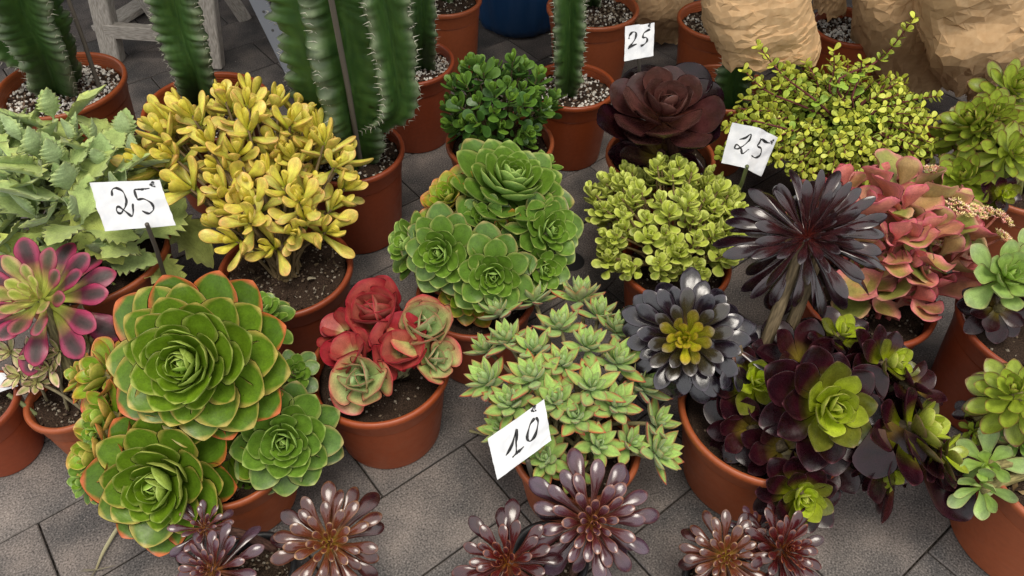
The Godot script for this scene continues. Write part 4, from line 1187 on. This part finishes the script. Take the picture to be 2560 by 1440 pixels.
func pink_spots() -> Array:
	return [Vector3(0.658, 0.330, -1.194), Vector3(0.719, 0.350, -1.182), Vector3(0.746, 0.360, -1.157), Vector3(0.666, 0.360, -1.076), Vector3(0.733, 0.360, -1.098), Vector3(0.787, 0.350, -1.133), Vector3(0.641, 0.330, -1.110), Vector3(0.702, 0.340, -1.032), Vector3(0.789, 0.330, -1.076), Vector3(0.672, 0.300, -1.031), Vector3(0.735, 0.290, -1.010), Vector3(0.807, 0.290, -1.042), Vector3(0.850, 0.300, -1.086), Vector3(0.790, 0.250, -0.996), Vector3(0.692, 0.250, -1.017), Vector3(0.647, 0.280, -1.052), Vector3(0.864, 0.240, -1.038), Vector3(0.853, 0.320, -1.133), Vector3(0.758, 0.330, -1.054), Vector3(0.643, 0.300, -1.193), Vector3(0.656, 0.310, -1.064), Vector3(0.758, 0.230, -0.989)]

func flower(p: Dictionary, a: Vector3, b: Vector3, r: float, g: RandomNumberGenerator) -> void:
	# a flat head of many narrow starry petals on a stalk
	var fa := loc(p, a)
	var fb := loc(p, b)
	var o := stem(p, [fa, fa.lerp(fb, 0.5) + Vector3(0, 0.004, 0), fb], 0.0035, 0.0025, c8(190, 120, 100), "flower_stalk")
	var v := PackedVector3Array(); var c := PackedColorArray(); var idx := PackedInt32Array()
	var up := ((fb - fa).normalized() + Vector3.UP * 0.5).normalized()
	var fr := frame(up)
	for i in 90:
		var q := sqrt(g.randf()) * r
		var an := g.randf() * TAU
		var o2: Vector3 = fb + fr * Vector3(cos(an) * q, r * 0.4 * (1.0 - q / r) + g.randf() * 0.004, sin(an) * q)
		var col: Color = [c8(236, 214, 160), c8(240, 206, 190), c8(214, 206, 130), c8(232, 160, 150)][g.randi() % 4]
		for k in 5:
			var d := fr * Vector3(cos(k * 1.2566 + an), g.randf_range(0.4, 1.0), sin(k * 1.2566 + an)).normalized()
			var w := d.cross(up).normalized() * 0.0011
			var l := g.randf_range(0.005, 0.008)
			var n := v.size()
			v.append_array([o2 + w * 0.5, o2 - w * 0.5, o2 + d * l * 0.6 - w, o2 + d * l * 0.6 + w, o2 + d * l, o2 - up * 0.003])
			for z in 6: c.append(col)
			idx.append_array([n, n + 1, n + 2, n, n + 2, n + 3, n + 3, n + 2, n + 4, n, n + 5, n + 1])
	var f := part("flower_head", tri_mesh(v, c, PackedVector2Array(), idx, M.grit), o)
	f.set_meta("kind", "stuff")

# ---------------------------------------------------------------- rosettes
func many(p: Dictionary, list: Array, stalk: Color, r0 := 0.011) -> void:
	# list of [kind, centre, axis, radius, leaves, seed, options]
	for e in list:
		ros(p, e[0], e[1], e[2].normalized(), e[3], e[4], e[5], e[6] if e.size() > 6 else {})
		var g := rng_of(e[5] + 5)
		var ro: Vector3 = Vector3(g.randf_range(-0.05, 0.05), p.soil - 0.004, g.randf_range(-0.05, 0.05)) + (e[6].get("root", Vector3.ZERO) if e.size() > 6 else Vector3.ZERO)
		var end: Vector3 = loc(p, e[1]) - e[2].normalized() * e[3] * 0.12
		stem(p, [ro, ro.lerp(end, 0.5) + Vector3(0, 0.02, 0), end], r0, r0 * 0.8, stalk)

func build_rosettes() -> void:
	# the big green one
	var p := potted("potted_green_aeonium", "largest green rosette with red-edged leaves and smaller rosettes around it at the lower left", -0.486, -0.703, 0.228, 0.164, {"seed": 24})
	many(p, [
		["green", Vector3(-0.493, 0.380, -0.719), Vector3(0.0, 0.70, 0.68), 0.1402, 92, 11],
		["green", Vector3(-0.551, 0.220, -0.602), Vector3(-0.02, 0.66, 0.75), 0.1234, 60, 12, {"el1": 0.0}],
		["sage", Vector3(-0.372, 0.220, -0.680), Vector3(0.2, 0.70, 0.68), 0.1041, 52, 13],
		["sage", Vector3(-0.374, 0.240, -0.808), Vector3(0.35, 0.85, 0.35), 0.0482, 26, 14],
		["sage", Vector3(-0.457, 0.260, -0.932), Vector3(0.25, 0.9, -0.1), 0.0726, 34, 15],
		["green_blush", Vector3(-0.686, 0.280, -0.776), Vector3(-0.6, 0.75, 0.3), 0.0894, 24, 16],
		["green_blush", Vector3(-0.660, 0.260, -0.703), Vector3(-0.55, 0.7, 0.4), 0.0901, 24, 17],
		["green_blush", Vector3(-0.677, 0.220, -0.654), Vector3(-0.6, 0.6, 0.5), 0.0834, 24, 18],
		["green_blush", Vector3(-0.647, 0.270, -0.759), Vector3(-0.5, 0.7, 0.5), 0.0693, 22, 21, {"t0": 0.3}],
		["sage", Vector3(-0.667, 0.250, -0.675), Vector3(-0.4, 0.65, 0.65), 0.0446, 20, 22],
		["sage", Vector3(-0.693, 0.190, -0.624), Vector3(-0.5, 0.6, 0.6), 0.0462, 20, 23],
		["green_blush", Vector3(-0.740, 0.250, -0.790), Vector3(-0.7, 0.7, 0.2), 0.0509, 18, 24],
		["green", Vector3(-0.468, 0.200, -0.658), Vector3(0.1, 0.5, 0.8), 0.0781, 16, 25, {"t0": 0.5}],
		["green_blush", Vector3(-0.413, 0.280, -0.728), Vector3(0.5, 0.7, 0.5), 0.0613, 14, 19, {"t0": 0.5}],
		["green_blush", Vector3(-0.605, 0.220, -0.661), Vector3(-0.3, 0.7, 0.6), 0.0708, 16, 20, {"t0": 0.5}],
	], c8(130, 120, 80))
	finish(p, M.waxy, 320)
	# green cluster in the middle
	p = potted("potted_green_aeonium", "cluster of many green rosettes with pink-edged leaves in the centre", -0.071, -1.042, 0.238, 0.190, {"seed": 25})
	many(p, [
		["sage", Vector3(0.000, 0.360, -1.181), Vector3(0.25, 0.95, 0.12), 0.1283, 64, 31, {"el1": 2.0}],
		["sage", Vector3(-0.056, 0.340, -1.093), Vector3(0.0, 0.75, 0.65), 0.0542, 26, 32],
		["green_blush", Vector3(-0.124, 0.340, -1.157), Vector3(-0.3, 0.9, 0.25), 0.0815, 34, 33],
		["sage", Vector3(-0.134, 0.320, -1.019), Vector3(-0.25, 0.6, 0.75), 0.0867, 44, 34],
		["sage", Vector3(-0.035, 0.300, -0.979), Vector3(0.05, 0.6, 0.8), 0.0873, 42, 35],
		["sage", Vector3(0.074, 0.320, -1.081), Vector3(0.45, 0.7, 0.55), 0.0870, 42, 36],
		["sage", Vector3(0.062, 0.270, -1.027), Vector3(0.4, 0.6, 0.65), 0.0696, 32, 37],
		["sage", Vector3(-0.203, 0.290, -1.075), Vector3(-0.7, 0.6, 0.3), 0.0804, 34, 38],
		["green_blush", Vector3(-0.091, 0.230, -0.989), Vector3(-0.2, 0.4, 0.85), 0.0720, 28, 39],
		["green_blush", Vector3(0.008, 0.310, -1.075), Vector3(0.1, 0.6, 0.7), 0.0683, 12, 40, {"t0": 0.6}],
		["sage", Vector3(0.066, 0.330, -1.285), Vector3(0.3, 0.95, -0.2), 0.0495, 16, 41],
	], c8(130, 130, 90))
	finish(p, M.waxy, 300)
	# dark wine rosette
	p = potted("potted_dark_aeonium", "single large glossy wine-dark rosette below the small top price card", 0.349, -1.471, 0.258, 0.207, {"seed": 26})
	many(p, [
		["wine", Vector3(0.330, 0.360, -1.422), Vector3(0.0, 0.95, 0.3), 0.1597, 34, 51],
		["maroon_deep", Vector3(0.340, 0.250, -1.428), Vector3(0.0, 0.95, 0.3), 0.1179, 18, 52, {"t0": 0.6, "el1": -35.0}],
	], c8(96, 66, 56), 0.013)
	finish(p, M.dark)
	# paddle plant
	p = potted("potted_paddle_plant", "red and mint paddle-leaved plant in the bare-fronted pot at the centre", -0.240, -0.854, 0.257, 0.195, {"seed": 27, "down": 0.035, "mat": M.pot[3]})
	many(p, [
		["paddle_red", Vector3(-0.244, 0.250, -0.926), Vector3(-0.1, 0.95, 0.2), 0.0910, 15, 61],
		["paddle_mint", Vector3(-0.156, 0.260, -0.889), Vector3(0.15, 0.9, 0.3), 0.0782, 15, 62],
		["paddle_mint", Vector3(-0.259, 0.230, -0.801), Vector3(-0.15, 0.75, 0.55), 0.0725, 15, 63],
		["paddle_red", Vector3(-0.281, 0.240, -0.846), Vector3(-0.3, 0.9, 0.2), 0.0632, 9, 64, {"t0": 0.4}],
		["paddle_red", Vector3(-0.197, 0.240, -0.851), Vector3(0.05, 0.9, 0.4), 0.0775, 10, 65, {"t0": 0.4}],
		["paddle_mint", Vector3(-0.137, 0.230, -0.841), Vector3(0.45, 0.8, 0.3), 0.0564, 12, 66],
		["paddle_red", Vector3(-0.306, 0.230, -0.905), Vector3(-0.5, 0.8, 0.0), 0.0582, 8, 67, {"t0": 0.4}],
	], c8(170, 160, 120), 0.01)
	finish(p, M.leaf)
	# downy echeveria
	p = potted("potted_echeveria", "downy pale green plant of many small red-edged rosettes beside the ten euro card", 0.110, -0.716, 0.223, 0.156, {"seed": 28, "mat": M.pot[2]})
	var g := rng_of(5)
	var es := ech_spots()
	var lst := []
	for i in es.size():
		var d: Vector3 = es[i] - Vector3(p.at.x, 0.08, p.at.z)
		lst.append(["downy", es[i], d.normalized() * 0.8 + Vector3(0, 0.45, 0.15), 0.056 * g.randf_range(0.82, 1.18), g.randi_range(15, 22), 700 + i])
	many(p, lst, c8(150, 140, 100), 0.0045)
	finish(p, M.felt, 320)
	# black and maroon plant
	p = potted("potted_black_aeonium", "huge plant of black and lime-hearted maroon rosettes spilling over a wide pot", 0.440, -0.760, 0.302, 0.200, {"seed": 29, "mat": M.pot[0], "down": 0.035})
	many(p, [
		["black", Vector3(0.478, 0.460, -0.914), Vector3(-0.1, 0.80, 0.5), 0.1546, 88, 81, {"root": Vector3(-0.06, 0, -0.03)}],
		["wine", Vector3(0.533, 0.450, -0.953), Vector3(0.6, 0.7, 0.1), 0.0728, 14, 82, {"t0": 0.3}],
		["black_lime", Vector3(0.282, 0.340, -0.799), Vector3(-0.2, 0.72, 0.6), 0.1199, 76, 83],
		["black_lime", Vector3(0.371, 0.330, -0.795), Vector3(0.35, 0.8, 0.3), 0.0846, 22, 84, {"t0": 0.55}],
		["maroon", Vector3(0.400, 0.280, -0.756), Vector3(0.0, 0.8, 0.5), 0.0852, 26, 85],
		["maroon", Vector3(0.493, 0.320, -0.677), Vector3(0.05, 0.75, 0.62), 0.1102, 42, 86],
		["maroon", Vector3(0.457, 0.200, -0.591), Vector3(0.0, 0.65, 0.75), 0.0739, 36, 87],
		["maroon", Vector3(0.590, 0.220, -0.625), Vector3(0.1, 0.25, 0.95), 0.0694, 24, 88],
		["maroon", Vector3(0.630, 0.300, -0.654), Vector3(0.65, 0.7, 0.25), 0.0917, 26, 89],
		["maroon", Vector3(0.602, 0.340, -0.750), Vector3(0.4, 0.75, 0.4), 0.0757, 26, 90],
		["maroon_deep", Vector3(0.480, 0.300, -0.781), Vector3(0.0, 0.85, 0.4), 0.0920, 20, 91, {"t0": 0.4}],
		["maroon_deep", Vector3(0.394, 0.220, -0.695), Vector3(-0.1, 0.5, 0.8), 0.0787, 18, 92, {"t0": 0.5}],
		["maroon_deep", Vector3(0.570, 0.280, -0.674), Vector3(0.2, 0.6, 0.7), 0.0877, 10, 93, {"t0": 0.8}],
		["maroon_deep", Vector3(0.635, 0.220, -0.618), Vector3(0.8, 0.3, 0.5), 0.0880, 9, 94, {"t0": 0.8}],
		["maroon_deep", Vector3(0.573, 0.300, -0.745), Vector3(0.1, 0.7, 0.6), 0.0837, 18, 96, {"t0": 0.4}],
		["maroon_deep", Vector3(0.438, 0.220, -0.661), Vector3(-0.1, 0.6, 0.75), 0.0773, 18, 97, {"t0": 0.5}],
		["maroon_deep", Vector3(0.524, 0.220, -0.646), Vector3(0.1, 0.5, 0.8), 0.0830, 16, 98, {"t0": 0.5}],
		["maroon", Vector3(0.682, 0.260, -0.636), Vector3(0.7, 0.6, 0.3), 0.0682, 18, 99, {"t0": 0.3}],
		["maroon_deep", Vector3(0.641, 0.320, -0.722), Vector3(0.6, 0.75, 0.1), 0.0691, 16, 100, {"t0": 0.4}],
		["maroon", Vector3(0.547, 0.330, -0.820), Vector3(0.1, 0.9, 0.1), 0.0660, 20, 95],
	], c8(120, 104, 80), 0.012)
	one_leaf(p, "maroon_deep", 4, Vector3(0.554, 0.310, -0.647), Vector3(0.555, 0.240, -0.606), Vector3(-0.35, 0.25, 0.9), 1.25, 1)
	one_leaf(p, "maroon_deep", 3, Vector3(0.568, 0.310, -0.655), Vector3(0.627, 0.250, -0.628), Vector3(0.1, 0.35, 0.9), 1.0, 2)
	one_leaf(p, "maroon_deep", 4, Vector3(0.638, 0.240, -0.649), Vector3(0.725, 0.140, -0.594), Vector3(0.4, 0.3, 0.8), 0.75, 0)
	one_leaf(p, "maroon_deep", 3, Vector3(0.638, 0.250, -0.657), Vector3(0.716, 0.180, -0.622), Vector3(0.5, 0.3, 0.7), 0.75, 1)
	finish(p, M.dark, 320)
	# striped magenta one
	p = potted("potted_striped_aeonium", "magenta-edged striped rosette with a cream heart in a small pot at the left edge", -0.817, -0.833, 0.159, 0.135, {"seed": 30, "down": 0.02})
	many(p, [["striped", Vector3(-0.827, 0.320, -0.909), Vector3(0.0, 0.85, 0.45), 0.1321, 40, 101]], c8(140, 130, 90), 0.012)
	g = rng_of(6)
	var ss := [Vector3(-0.845, 0.240, -0.842), Vector3(-0.879, 0.200, -0.828), Vector3(-0.821, 0.220, -0.831), Vector3(-0.773, 0.220, -0.890), Vector3(-0.803, 0.240, -0.851), Vector3(-0.793, 0.240, -0.916), Vector3(-0.887, 0.240, -0.851), Vector3(-0.849, 0.190, -0.822)]
	lst = []
	for i in ss.size(): lst.append(["striped_small", ss[i], Vector3(g.randf_range(-0.4, 0.4), 0.7, 0.5), 0.04, 11, 120 + i])
	many(p, lst, c8(150, 140, 110), 0.003)
	finish(p, M.waxy)
	# green spatulate one at the right edge
	p = potted("potted_spoon_aeonium", "pale green spoon-leaved rosette in a large pot at the right edge", 0.962, -0.917, 0.281, 0.238, {"seed": 33, "mat": M.pot[1]})
	many(p, [["light_green", Vector3(0.857, 0.350, -0.930), Vector3(-0.1, 0.85, 0.45), 0.0864, 26, 131],
		["maroon_deep", Vector3(0.854, 0.300, -0.901), Vector3(-0.2, 0.7, 0.5), 0.0630, 14, 132, {"t0": 0.5, "el1": -40.0}],
		["light_green", Vector3(0.924, 0.360, -0.949), Vector3(0.1, 0.9, 0.2), 0.0764, 22, 133]], c8(130, 120, 80))
	finish(p, M.waxy)
	# brown-edged cluster, upper right
	p = potted("potted_brown_edged_aeonium", "crowded green rosettes with brown edges at the upper right corner", 1.140, -1.367, 0.294, 0.235, {"seed": 34})
	many(p, [
		["brown_edge", Vector3(0.973, 0.360, -1.384), Vector3(-0.55, 0.75, 0.0), 0.1020, 46, 141],
		["brown_edge", Vector3(1.019, 0.380, -1.384), Vector3(-0.2, 0.85, 0.3), 0.0842, 40, 142],
		["brown_edge", Vector3(0.992, 0.360, -1.348), Vector3(-0.1, 0.6, 0.75), 0.0544, 28, 143],
		["brown_edge", Vector3(0.936, 0.300, -1.270), Vector3(-0.5, 0.75, 0.3), 0.0915, 40, 144],
		["brown_edge", Vector3(1.087, 0.400, -1.452), Vector3(0.0, 0.8, 0.5), 0.0816, 40, 145],
		["brown_edge", Vector3(1.024, 0.360, -1.272), Vector3(0.1, 0.7, 0.65), 0.0769, 34, 146],
		["maroon", Vector3(1.002, 0.300, -1.212), Vector3(0.0, 0.6, 0.75), 0.0446, 20, 147],
		["brown_edge", Vector3(1.010, 0.300, -1.297), Vector3(0.0, 0.7, 0.65), 0.0715, 22, 148],
	], c8(140, 140, 80))
	finish(p, M.waxy, 290)
	# lower right
	p = potted("potted_drooping_aeonium", "drooping light green rosettes over a big pot at the lower right corner", 0.909, -0.631, 0.315, 0.227, {"seed": 36, "mat": M.pot[2], "ngrit": 400})
	many(p, [
		["brown_edge", Vector3(0.751, 0.360, -0.682), Vector3(-0.45, 0.75, 0.1), 0.0778, 44, 151, {"el1": -35.0}],
		["brown_edge", Vector3(0.734, 0.260, -0.671), Vector3(-0.2, 0.6, 0.75), 0.0304, 20, 152],
		["light_green", Vector3(0.734, 0.250, -0.618), Vector3(-0.4, 0.5, 0.6), 0.0648, 14, 153, {"el1": -30.0}],
		["sage", Vector3(0.797, 0.270, -0.648), Vector3(0.0, 0.7, 0.65), 0.0372, 18, 154],
		["light_green", Vector3(0.724, 0.220, -0.590), Vector3(-0.5, 0.2, 0.7), 0.0557, 9, 155, {"t0": 0.5}],
		["maroon_deep", Vector3(0.738, 0.270, -0.700), Vector3(-0.4, 0.8, 0.2), 0.0320, 12, 156],
	], c8(150, 140, 90))
	finish(p, M.waxy)
	litter(p, 40, 0.022, [c8(150, 126, 90), c8(96, 74, 50), c8(176, 150, 110)], 62)
	# mauve ones in front
	p = potted("potted_mauve_aeonium", "mauve-brown rosettes in a black pot in front of the largest green rosette", -0.408, -0.521, 0.128, 0.102, {"seed": 37, "mat": M.black_pot, "down": 0.02})
	many(p, [
		["copper", Vector3(-0.275, 0.200, -0.516), Vector3(0.15, 0.85, 0.45), 0.0990, 54, 161],
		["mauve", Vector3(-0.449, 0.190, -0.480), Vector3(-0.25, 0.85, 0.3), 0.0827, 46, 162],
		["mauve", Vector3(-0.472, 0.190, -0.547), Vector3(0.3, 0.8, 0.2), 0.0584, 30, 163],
	], c8(110, 80, 70), 0.008)
	finish(p, M.dark)
	p = potted("potted_mauve_aeonium", "greyish mauve rosettes on the paving below the ten euro card", 0.06, -0.54, 0.13, 0.10, {"seed": 38, "mat": M.black_pot, "down": 0.02})
	many(p, [
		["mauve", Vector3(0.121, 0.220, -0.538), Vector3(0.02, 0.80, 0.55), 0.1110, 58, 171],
		["crimson", Vector3(-0.011, 0.190, -0.492), Vector3(-0.25, 0.85, 0.3), 0.0892, 46, 172],
	], c8(110, 80, 70), 0.008)
	finish(p, M.dark)
	p = potted("potted_mauve_aeonium", "pair of coppery mauve rosettes at the bottom below the widest pot", 0.33, -0.50, 0.12, 0.10, {"seed": 39, "mat": M.black_pot, "down": 0.02})
	many(p, [
		["copper", Vector3(0.323, 0.180, -0.504), Vector3(-0.1, 0.85, 0.45), 0.0796, 56, 181],
		["crimson", Vector3(0.416, 0.180, -0.515), Vector3(0.2, 0.85, 0.4), 0.0758, 52, 182],
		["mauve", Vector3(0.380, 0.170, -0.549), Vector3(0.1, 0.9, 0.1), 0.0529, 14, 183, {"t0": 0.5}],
	], c8(110, 80, 70), 0.008)
	finish(p, M.dark)
	# a pot cut by the left edge
	p = potted("plant_pot", "terracotta-coloured pot cut off by the left edge under the white card", -0.974, -0.800, 0.162, 0.154, {"seed": 40, "mat": M.pot[1], "category": "plant pot"})

func ech_spots() -> Array:
	return [Vector3(0.128, 0.240, -0.990), Vector3(-0.026, 0.250, -0.941), Vector3(0.041, 0.240, -0.985), Vector3(-0.010, 0.270, -0.858), Vector3(0.084, 0.280, -0.881), Vector3(0.188, 0.260, -0.889), Vector3(0.083, 0.290, -0.789), Vector3(-0.003, 0.250, -0.737), Vector3(0.178, 0.280, -0.801), Vector3(0.242, 0.220, -0.943), Vector3(-0.044, 0.240, -0.790), Vector3(0.170, 0.260, -0.726), Vector3(0.140, 0.220, -0.676), Vector3(0.247, 0.200, -0.731), Vector3(0.247, 0.180, -0.685), Vector3(0.055, 0.200, -0.662), Vector3(0.103, 0.260, -0.703), Vector3(0.224, 0.240, -0.781), Vector3(0.037, 0.280, -0.827), Vector3(0.129, 0.290, -0.740), Vector3(0.200, 0.190, -0.695), Vector3(0.071, 0.270, -0.727), Vector3(-0.046, 0.240, -0.860), Vector3(0.033, 0.280, -0.768), Vector3(0.129, 0.290, -0.828), Vector3(0.159, 0.260, -0.927), Vector3(0.232, 0.240, -0.851), Vector3(-0.020, 0.200, -0.719), Vector3(0.098, 0.180, -0.648), Vector3(0.039, 0.240, -0.701)]

# ---------------------------------------------------------------- price cards and litter
func stroke(pts: Array, q: Array, w: float, lift: float, bend: Callable) -> ArrayMesh:
	# a pen line laid on the card; points run 0..1 across and 0..1 up
	var p3 := []
	for e in pts: p3.append(Vector3(e[0], e[1], 0))
	var sp := smooth_path(p3, maxi(6, pts.size() * 5)) if pts.size() > 2 else p3
	var rows := []
	var nrm: Vector3 = (q[3] - q[0]).cross(q[1] - q[0]).normalized()
	for i in sp.size():
		var d: Vector3 = (sp[mini(i + 1, sp.size() - 1)] - sp[maxi(i - 1, 0)]).normalized()
		var a: Vector3 = bend.call(sp[i].x, sp[i].y)
		var b: Vector3 = bend.call(sp[i].x + d.x * 0.01, sp[i].y + d.y * 0.01)
		var side := (b - a).normalized().cross(nrm).normalized()
		var ww: float = w * (0.75 + 0.35 * sin(i * 0.6 + pts.size()))
		if i == 0 or i == sp.size() - 1: ww *= 0.4
		var row := PackedVector3Array([a + side * ww + nrm * lift, a + nrm * (lift + 0.0003), a - side * ww + nrm * lift, a - nrm * 0.0002])
		rows.append(row)
	return grid_mesh(rows, [], true, M.ink)

func card(label: String, q: Array, strokes: Array, base: Vector3, top: Vector3, m: Material, s: int, fold := 0.0, pen := 0.0021) -> void:
	var t := thing("price_card", label, "price card", base, "handwritten price cards")
	var nrm: Vector3 = (q[3] - q[0]).cross(q[1] - q[0]).normalized()
	if nrm.dot(EYE - q[0]) < 0: nrm = -nrm
	var n := FastNoiseLite.new(); n.seed = s; n.frequency = 1.0
	var lq := []
	for e in q: lq.append(e - base)
	var fall := func(x: float, y: float) -> Vector3:
		var a: Vector3 = lq[3].lerp(lq[2], x)
		var b: Vector3 = lq[0].lerp(lq[1], x)
		var p: Vector3 = a.lerp(b, y)
		var k: float = n.get_noise_2d(x * 1.6, y * 1.6) * 0.006 + n.get_noise_2d(x * 9.0 + 30.0, y * 9.0) * 0.0011 - fold * absf(x - 0.52)
		return p + nrm * k
	var front := []
	var back := []
	for i in 19:
		var r1 := PackedVector3Array()
		var r2 := PackedVector3Array()
		for j in 25:
			var x := j / 24.0
			var y := i / 18.0
			var xe := x + n.get_noise_2d(y * 5.0, 9.0 + round(x)) * 0.008 * (1.0 if x == 0.0 or x == 1.0 else 0.0)
			var p: Vector3 = fall.call(xe, y)
			r1.append(p)
			r2.append(p - nrm * 0.0009)
		r2.reverse()
		r1.append_array(r2)
		front.append(r1)
	part("card_face", grid_mesh(front, [], true, M.card), t)
	var k := part("handwriting", stroke(strokes[0], q, pen, 0.0006, fall), t)
	for i in range(1, strokes.size()): part("handwriting", stroke(strokes[i], q, pen if i < strokes.size() - 3 else pen * 0.75, 0.0006, fall), t)
	part("stick", tube([Vector3.ZERO, (top - base) * 0.6 + Vector3(0.002, 0, 0), top - base], [0.0045, 0.0042, 0.004], 8, m), t)

func euro(x: float, y: float, s: float) -> Array:
	return [[[x + s, y + s], [x + s * 0.3, y + s * 1.1], [x - s * 0.2, y + s * 0.4], [x, y - s * 0.6], [x + s * 0.8, y - s * 0.8]], [[x - s * 0.7, y + s * 0.3], [x + s * 0.8, y + s * 0.45]], [[x - s * 0.7, y - s * 0.15], [x + s * 0.7, y - s * 0.05]]]

func build_signs() -> void:
	var two_ := [[.27, .70], [.29, .82], [.36, .86], [.44, .78], [.44, .60], [.38, .44], [.29, .34], [.25, .40], [.29, .48], [.36, .40], [.42, .29], [.46, .28], [.52, .52]]
	var five := [[.68, .82], [.60, .81], [.60, .64], [.61, .60], [.70, .60], [.78, .50], [.76, .36], [.68, .30], [.61, .36]]
	var bar := [[.60, .82], [.70, .81], [.82, .83]]
	card("largest white card reading 25 euro in front of the felty left plant", [Vector3(-0.761, 0.427, -1.090), Vector3(-0.635, 0.430, -1.094), Vector3(-0.604, 0.375, -1.033), Vector3(-0.731, 0.368, -1.025)], [two_, five, bar] + euro(.87, .90, .05), Vector3(-0.699, 0.190, -1.081), Vector3(-0.650, 0.385, -1.025), M.stick, 3)
	var two2 := [[.14, .62], [.16, .72], [.26, .80], [.38, .76], [.34, .58], [.20, .42], [.12, .34], [.24, .40], [.42, .44]]
	var five2 := [[.86, .82], [.66, .74], [.62, .60], [.72, .58], [.76, .48], [.66, .38], [.54, .36]]
	card("small white card reading 25 euro on a stick behind the wine-dark rosette", [Vector3(0.245, 0.483, -1.556), Vector3(0.308, 0.488, -1.561), Vector3(0.306, 0.439, -1.510), Vector3(0.243, 0.430, -1.502)], [two2, five2] + euro(.82, .93, .06), Vector3(0.298, 0.300, -1.579), Vector3(0.276, 0.430, -1.516), M.stick, 5, 0.0, 0.0022)
	var two3 := [[.22, .64], [.32, .70], [.40, .82], [.42, .70], [.34, .52], [.26, .42], [.18, .40], [.20, .50], [.30, .44], [.36, .32], [.46, .46]]
	var five3 := [[.80, .78], [.66, .80], [.62, .66], [.62, .60], [.72, .58], [.76, .46], [.68, .34], [.56, .34]]
	card("creased white card reading 25 euro folded down the middle by the trailing bush", [Vector3(0.451, 0.409, -1.312), Vector3(0.544, 0.387, -1.290), Vector3(0.510, 0.332, -1.233), Vector3(0.429, 0.352, -1.253)], [two3, five3, [[.62, .79], [.74, .77], [.88, .80]]] + euro(.90, .84, .05), Vector3(0.483, 0.200, -1.292), Vector3(0.474, 0.345, -1.245), M.green_stick, 7, 0.05)
	var one := [[.22, .36], [.36, .52], [.48, .78], [.42, .42], [.40, .26]]
	var base1 := [[.32, .24], [.42, .27], [.54, .30]]
	var zero := [[.80, .74], [.70, .66], [.62, .44], [.66, .32], [.76, .38], [.84, .60], [.82, .74]]
	card("tilted white card reading 10 euro before the downy rosettes", [Vector3(-0.038, 0.271, -0.653), Vector3(0.050, 0.310, -0.700), Vector3(0.061, 0.269, -0.651), Vector3(-0.023, 0.230, -0.605)], [one, base1, zero] + euro(.80, .93, .06), Vector3(0.048, 0.000, -0.687), Vector3(0.024, 0.240, -0.634), M.stick, 9)
	card("white card cut off by the left edge beside the striped rosette", [Vector3(-0.980, 0.185, -0.853), Vector3(-0.911, 0.180, -0.848), Vector3(-0.896, 0.166, -0.831), Vector3(-0.971, 0.150, -0.812)], [[[.2, .6], [.4, .3]], [[.5, .6], [.6, .3]]] + euro(.3, .5, .04), Vector3(-0.868, 0.110, -0.800), Vector3(-0.915, 0.155, -0.821), M.green_stick, 11)

func build_litter() -> void:
	var g := rng_of(55)
	var a: Vector3 = Vector3(-0.717, 0.004, -0.560)
	var t := thing("dry_stalk", "dry straw-coloured stalk lying on the paving at the lower left", "dry stalk", a)
	var b: Vector3 = Vector3(-0.706, 0.006, -0.636)
	part("stalk", tube(smooth_path([Vector3.ZERO, (b - a) * 0.4 + Vector3(-0.002, 0.002, 0), (b - a)], 8), [0.0018, 0.002, 0.0022, 0.0026, 0.003, 0.0034, 0.0036, 0.0036, 0.003], 7, M.dry, c8(150, 140, 110), c8(200, 195, 160)), t)
	for k in 5:
		var d := Vector3(g.randf_range(-1, 1), 0.05, g.randf_range(-0.2, 1)).normalized() * g.randf_range(0.02, 0.035)
		part("root", tube([Vector3(0, 0, 0), d * 0.5 + Vector3(0, 0.003, 0.002), d], [0.0016, 0.0012, 0.0005], 5, M.dry, c8(120, 112, 96), c8(140, 132, 116)), t)
	a = Vector3(-0.083, 0.004, -0.841)
	b = Vector3(-0.047, 0.005, -0.826)
	t = thing("dry_stalk", "small pale dry stem scrap on the paving left of the ten euro card", "dry stalk", a)
	part("stalk", tube([Vector3.ZERO, (b - a) * 0.5 + Vector3(0, 0.003, 0), b - a], [0.003, 0.0024, 0.001], 6, M.dry, c8(170, 165, 120), c8(120, 112, 100)), t)
	# crumbs of earth scattered on the stones
	var v := []
	var me := grit_mesh(0.001, 0.0, 1, [c8(70, 60, 52)], 0.002, 3)
	var me2 := grit_mesh(0.001, 0.0, 1, [c8(190, 186, 178)], 0.002, 4)
	for i in 420:
		var p := Vector3(g.randf_range(-1.2, 1.2), 0.0, g.randf_range(-2.4, -0.45))
		var s := g.randf_range(0.4, 1.5)
		v.append([me if g.randf() < 0.7 else me2, Transform3D(Basis.from_euler(Vector3(0, g.randf() * 6, 0)).scaled(Vector3(s, s, s)), p)])
	var o := part("earth_crumbs", join(v, M.grit), self)
	o.set_meta("kind", "stuff")
	o.set_meta("label", "crumbs of earth and grit scattered on the paving")
	o.set_meta("category", "grit")
